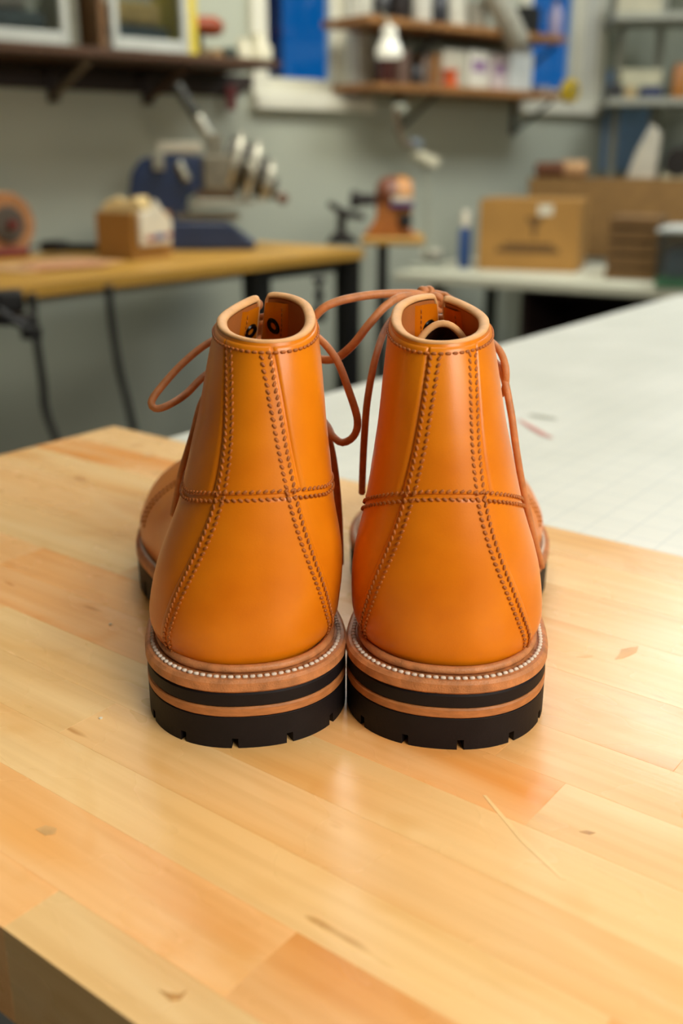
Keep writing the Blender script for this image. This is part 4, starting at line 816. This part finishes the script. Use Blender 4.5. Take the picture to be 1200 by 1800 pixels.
# dark cabinet under it
xa = float((onz(872, 498, ZW) - (TA + td*TBl/2)) @ td); cw = TBl/2 - xa - .12
cb = thing('dark_cabinet', 'open dark cabinet under the white back table', 'cabinet', (TA + td * (TBl/2 + xa + cw/2) + tn * (TD/2 + .02) - np.array([0, 0, ZW - FLOOR])).tolist(), TAZ)
hC = ZW - .04 - FLOOR; DK = mat('cabinet_dark', '2a1a15', .6)
for sx in (-1, 1): box('side_panel', (.02, .5, hC), DK, cb, (sx * (cw/2 - .01), 0, 0), base=True)
box('back_panel', (cw, .02, hC), DK, cb, (0, .25, 0), base=True); box('top_panel', (cw, .5, .02), DK, cb, (0, 0, hC - .02), base=True); box('cabinet_shelf', (cw - .04, .48, .02), DK, cb, (0, 0, hC - .42), base=True); box('bottom_panel', (cw, .5, .02), DK, cb, (0, 0, 0), base=True)
cbm = Matrix.Translation(cb.location) @ Matrix.Rotation(TAZ, 4, 'Z')
for q, (dx, w_, h_, colr, lab) in enumerate(((.13, .14, .2, '171516', 'black canister at the left inside the dark cabinet'), (.30, .07, .12, '4a1512', 'dark red tin inside the dark cabinet'), (.40, .09, .10, '6a6a66', 'grey round tin inside the dark cabinet'))):
    p_ = cbm @ Vector((-cw/2 + dx, -.14, hC - .4)); tag(lathe('tin', [(0, 0), (w_/2, 0), (w_/2, h_*.9), (w_*.46, h_), (0, h_)], mat('tin_' + colr, colr, .4), None, p_, n=20), lab, 'tin', 'tins in the dark cabinet')
def carton(name, px0, px1, py0, py1, depth, m, lab, rz=0., dn=0., cat='box', parts=True):
    P = tpos((px0 + px1)/2, py1, 0); k = mpp(P); kz = k / (c_ - ((py1 - 900)/F)*s_); P = P + tn * (depth/2 + dn)
    sc = mpp(P) / k if dn else 1.
    r = thing(name, lab, cat, (P[0], P[1], ZW), TAZ + rz); return r, (px1 - px0) * k * sc, (py1 - py0) * kz * sc
r, wd, hh = carton('cardboard_box', 826, 1000, 356, 476, .26, CARD, 'large brown cardboard box with faded print on the white back table', .18)
box('box_body', (wd, .26, hh), CARD, r, base=True, bev=.003)
for sy in (-1, 1): box('top_flap', (wd - .002, .128, .004), CARD, r, (0, sy * .065, hh + .001), base=True, bev=.001)
box('tape_strip', (wd * .98, .05, .001), mat('packing_tape', 'a8854f', .3), r, (0, 0, hh + .0055), bev=0)
prism('printed_emblem', [(-.035, 0), (-.01, -.03), (-.006, -.07), (.006, -.07), (.01, -.03), (.035, 0)], .001, PRINT, r, (.02, -.1306, hh * .78), bev=0); box('printed_line', (.22, .001, .02), PRINT, r, (.0, -.1306, hh * .30), bev=0); box('printed_line', (.17, .001, .012), PRINT, r, (.0, -.1306, hh * .38), bev=0)
box('shipping_label', (.05, .001, .035), PAPER, r, (.055, -.1306, hh * .88), bev=0)
r, wd, hh = carton('long_carton', 892, 1210, 330, 462, .18, CARD, 'long low brown carton behind the other boxes on the back table', .0, .20)
box('box_body', (wd, .18, hh), mat('cardboard_mid', '8a6738', .8), r, base=True, bev=.003); box('top_flap', (wd, .18, .005), mat('cardboard_mid', '8a6738'), r, (0, 0, hh), base=True, bev=.001)
LC = r; lch = hh
p_ = Vector(LC.location) + Vector((-.36 * wd * math.cos(TAZ), -.36 * wd * math.sin(TAZ), hh + .005))
so = thing('leather_scraps', 'roll of brown and tan leather lying on the long carton', 'leather', p_, TAZ); tube('brown_roll', [(-.10, 0, .03), (.0, 0, .032), (.02, 0, .03)], .03, mat('brown_hide', '6b4128', .6), so, 8, 12); tube('tan_roll', [(.0, .01, .034), (.10, .0, .034)], .032, KRAFT, so, 8, 12)
r, wd, hh = carton('dark_crate', 1056, 1142, 380, 492, .22, CARDD, 'dark brown slatted crate right of the large cardboard box', .1)
box('crate_core', (wd - .01, .20, hh - .01), mat('crate_inner', '4c3820', .85), r, base=True, bev=.002)
for j in range(5): box('slat', (wd, .22, hh / 5 - .010), CARDD, r, (0, 0, j * hh / 5 + .002), base=True, bev=.002)
r, wd, hh = carton('open_carton', 1150, 1270, 345, 440, .22, CARD, 'open tan carton with a raised flap behind the plastic tub', .1, .12)
for sx, sy in ((-1, 0), (1, 0), (0, 1), (0, -1)): box('box_side', (.005 if sx else wd, .005 if sy else .22, hh * .8), CARD, r, (sx * wd/2, sy * .11, 0), base=True, bev=.001)
box('box_bottom', (wd, .22, .005), CARD, r, base=True, bev=.001); box('raised_flap', (wd, .005, hh * .5), mat('cardboard_light', 'b98d4d', .8), r, (0, -.13, hh * .72), (.5, 0, 0), base=True, bev=.001)
r, wd, hh = carton('plastic_tub', 1148, 1250, 412, 508, .24, FRAMEP, 'clear plastic tub with a green base on the back table at right', .05)
TUB = pane_mat('tub_plastic', (.72, .76, .78), .2, .25)
for sx, sy in ((-1, 0), (1, 0), (0, 1), (0, -1)): box('tub_wall', (.004 if sx else wd, .004 if sy else .24, hh), TUB, r, (sx * wd/2, sy * .12, 0), base=True, bev=0)
box('tub_base', (wd + .004, .244, .03), mat('green_plastic', '5b8f68', .45), r, base=True); box('tub_rim', (wd + .02, .26, .012), FRAMEP, r, (0, 0, hh), base=True); 
pt = Vector(r.location) + Vector((0, 0, .031)); tag(box('folded_paper', (wd * .8, .18, hh * .5), mat('bluish_paper', 'a9b3b8', .7), None, pt, (0, 0, TAZ + .05), base=True, bev=.01), 'folded bluish paper inside the clear plastic tub', 'paper')
P = tpos(815, 470); k = mpp(P); sb = thing('spray_can', 'blue spray can with a pale cap left of the large cardboard box', 'can', (P[0], P[1], ZW), 0, None)
lathe('can_body', [(0, 0), (.022, 0), (.023, .004), (.023, 62*k), (.018, 68*k), (0, 68*k)], mat('blue_can', '2f4f86', .4), sb, n=20); lathe('can_cap', [(0, 68*k), (.016, 68*k), (.016, 92*k), (.012, 96*k), (0, 96*k)], PAPER, sb, n=16)
P = tpos(745, 452); tag(box('white_tray', (.12, .09, .03), PAPER, None, (P[0], P[1], ZW), (0, 0, TAZ), base=True, bev=.006), 'low white tray at the left end of the back table', 'tray')
# ================================================================== GREY SHELF RACK AT THE BACK RIGHT CORNER
GREY = mat('grey_rack_paint', '9a9a8a', .5, var=.04)
RY = 4.5
def RK(px, py, Y=RY): return ony(px, py, Y)
r0 = RK(1068, 182); r1 = RK(1330, 178); rk = thing('shelf_rack', 'pale grey metal shelf rack in the back right corner', 'shelf', (float(r0[0]), RY, FLOOR), -.10)
k = mpp(RK(1150, 180)); zz1 = float(RK(1150, 172)[2]) - FLOOR; zz2 = float(RK(1150, 22)[2]) - FLOOR; rw = (1330 - 1064) * k
for z in (zz1, zz2, zz2 + .42): box('rack_shelf', (rw, .32, .028), GREY, rk, (rw/2, .16, z - .028), base=True, bev=.003)
for x in (.02 + 24*k, rw - .02, .02 + 95*k): box('rack_post', (.03, .03, zz2 + .5), GREY, rk, (x, .30 if x < .2 else .02 if x > .5 else .31, 0), base=True)
def rkbox(name, px0, px1, py0, py1, d, m, lab, cat, lvl, dy=.02, cyl=False):
    w_ = (px1 - px0) * k; h_ = max(.015, (py1 - py0) * k); x = ((px0 + px1)/2 - 1066) * k; zb = lvl + FLOOR
    M_ = Matrix.Translation(rk.location) @ Matrix.Rotation(-.10, 4, 'Z'); p_ = M_ @ Vector((x, dy + d/2, lvl))
    if cyl: return tag(lathe(name, [(0, 0), (w_*.5, 0), (w_*.5, h_*.85), (w_*.42, h_*.9), (w_*.42, h_), (0, h_)], m, None, p_, n=20), lab, cat)
    return tag(box(name, (w_, d, h_), m, None, p_, (0, 0, -.10), base=True, bev=.004), lab, cat)
rkbox('cream_box', 1094, 1166, 102, 152, .14, mat('cream_card', 'bdb897', .6), 'cream cardboard box on the grey rack', 'box', zz1, .14)
rkbox('black_pouch', 1068, 1092, 146, 170, .08, BLACK, 'black pouch at the left of the grey rack shelf', 'pouch', zz1, .02)
rkbox('wooden_spool', 1096, 1114, 150, 170, .05, mat('tan_spool', 'b59a6a', .6), 'small tan spool in front of the cream box', 'spool', zz1, .02, True)
rkbox('dark_blue_folder', 1124, 1160, 148, 168, .10, mat('navy_card', '2b3350', .6), 'dark navy folder lying in front of the cream box', 'folder', zz1, .02)
rkbox('amber_jar', 1178, 1206, 112, 168, .08, mat('amber_jar', 'a0641c', .35), 'amber-brown jar at the right end of the grey rack shelf', 'jar', zz1, .03, True)
rkbox('tall_carton', 1100, 1134, 56, 102, .06, mat('bluegrey_card', '6d7888', .6), 'blue-grey carton standing behind the cream box', 'carton', zz1, .24)
rkbox('cream_case', 1070, 1146, -30, 20, .16, mat('cream_case', 'b8b296', .6), 'cream case with a dark lid on the top of the grey rack', 'case', zz2, .03)
# blue patch, pale board and black machine on the long carton / wall at the right
bu_ = onwall(1100, 250, .03)[0]; tag(box('blue_patch', (.34, .012, .42), mat('blue_patch', '86aad6', .6, var=.08), None, wpt(bu_, .03, onwall(1108, 300, .03)[1]), (0, 0, ROTW), bev=.002, base=True), 'dull blue patch on the wall behind the grey rack posts', 'sheet')  # thin flat blue box set against the wall
p_ = Vector(LC.location) + Vector((math.cos(TAZ), math.sin(TAZ), 0)) * .055 + Vector((0, 0, lch + .005))
tag(prism('pale_board', [(-.05, 0), (.06, 0), (.07, .16), (.03, .20), (-.02, .10)], .02, mat('pale_board', 'b9b3a2', .7), None, p_, (0, 0, TAZ)), 'pale pointed board standing on the long carton', 'board')
sm = thing('sewing_machine', 'black machine standing on the long carton at the right frame edge', 'machine', Vector(LC.location) + Vector((math.cos(TAZ), math.sin(TAZ), 0)) * .265 + Vector((0, 0, lch + .005)), TAZ)
prism('machine_body', [(-.10, 0), (.16, 0), (.16, .30), (.02, .30), (-.02, .20), (-.03, .12), (-.09, .10)], .12, BLACK, sm, bev=.012); lathe('hand_wheel', [(0, -.015), (.05, -.015), (.055, 0), (.05, .015), (0, .015)], IRON, sm, (-.05, -.07, .06), (PI/2, 0, 0)); box('machine_foot', (.22, .14, .02), mat('cream_case', 'b8b296'), sm, (.0, -.01, 0), base=True)
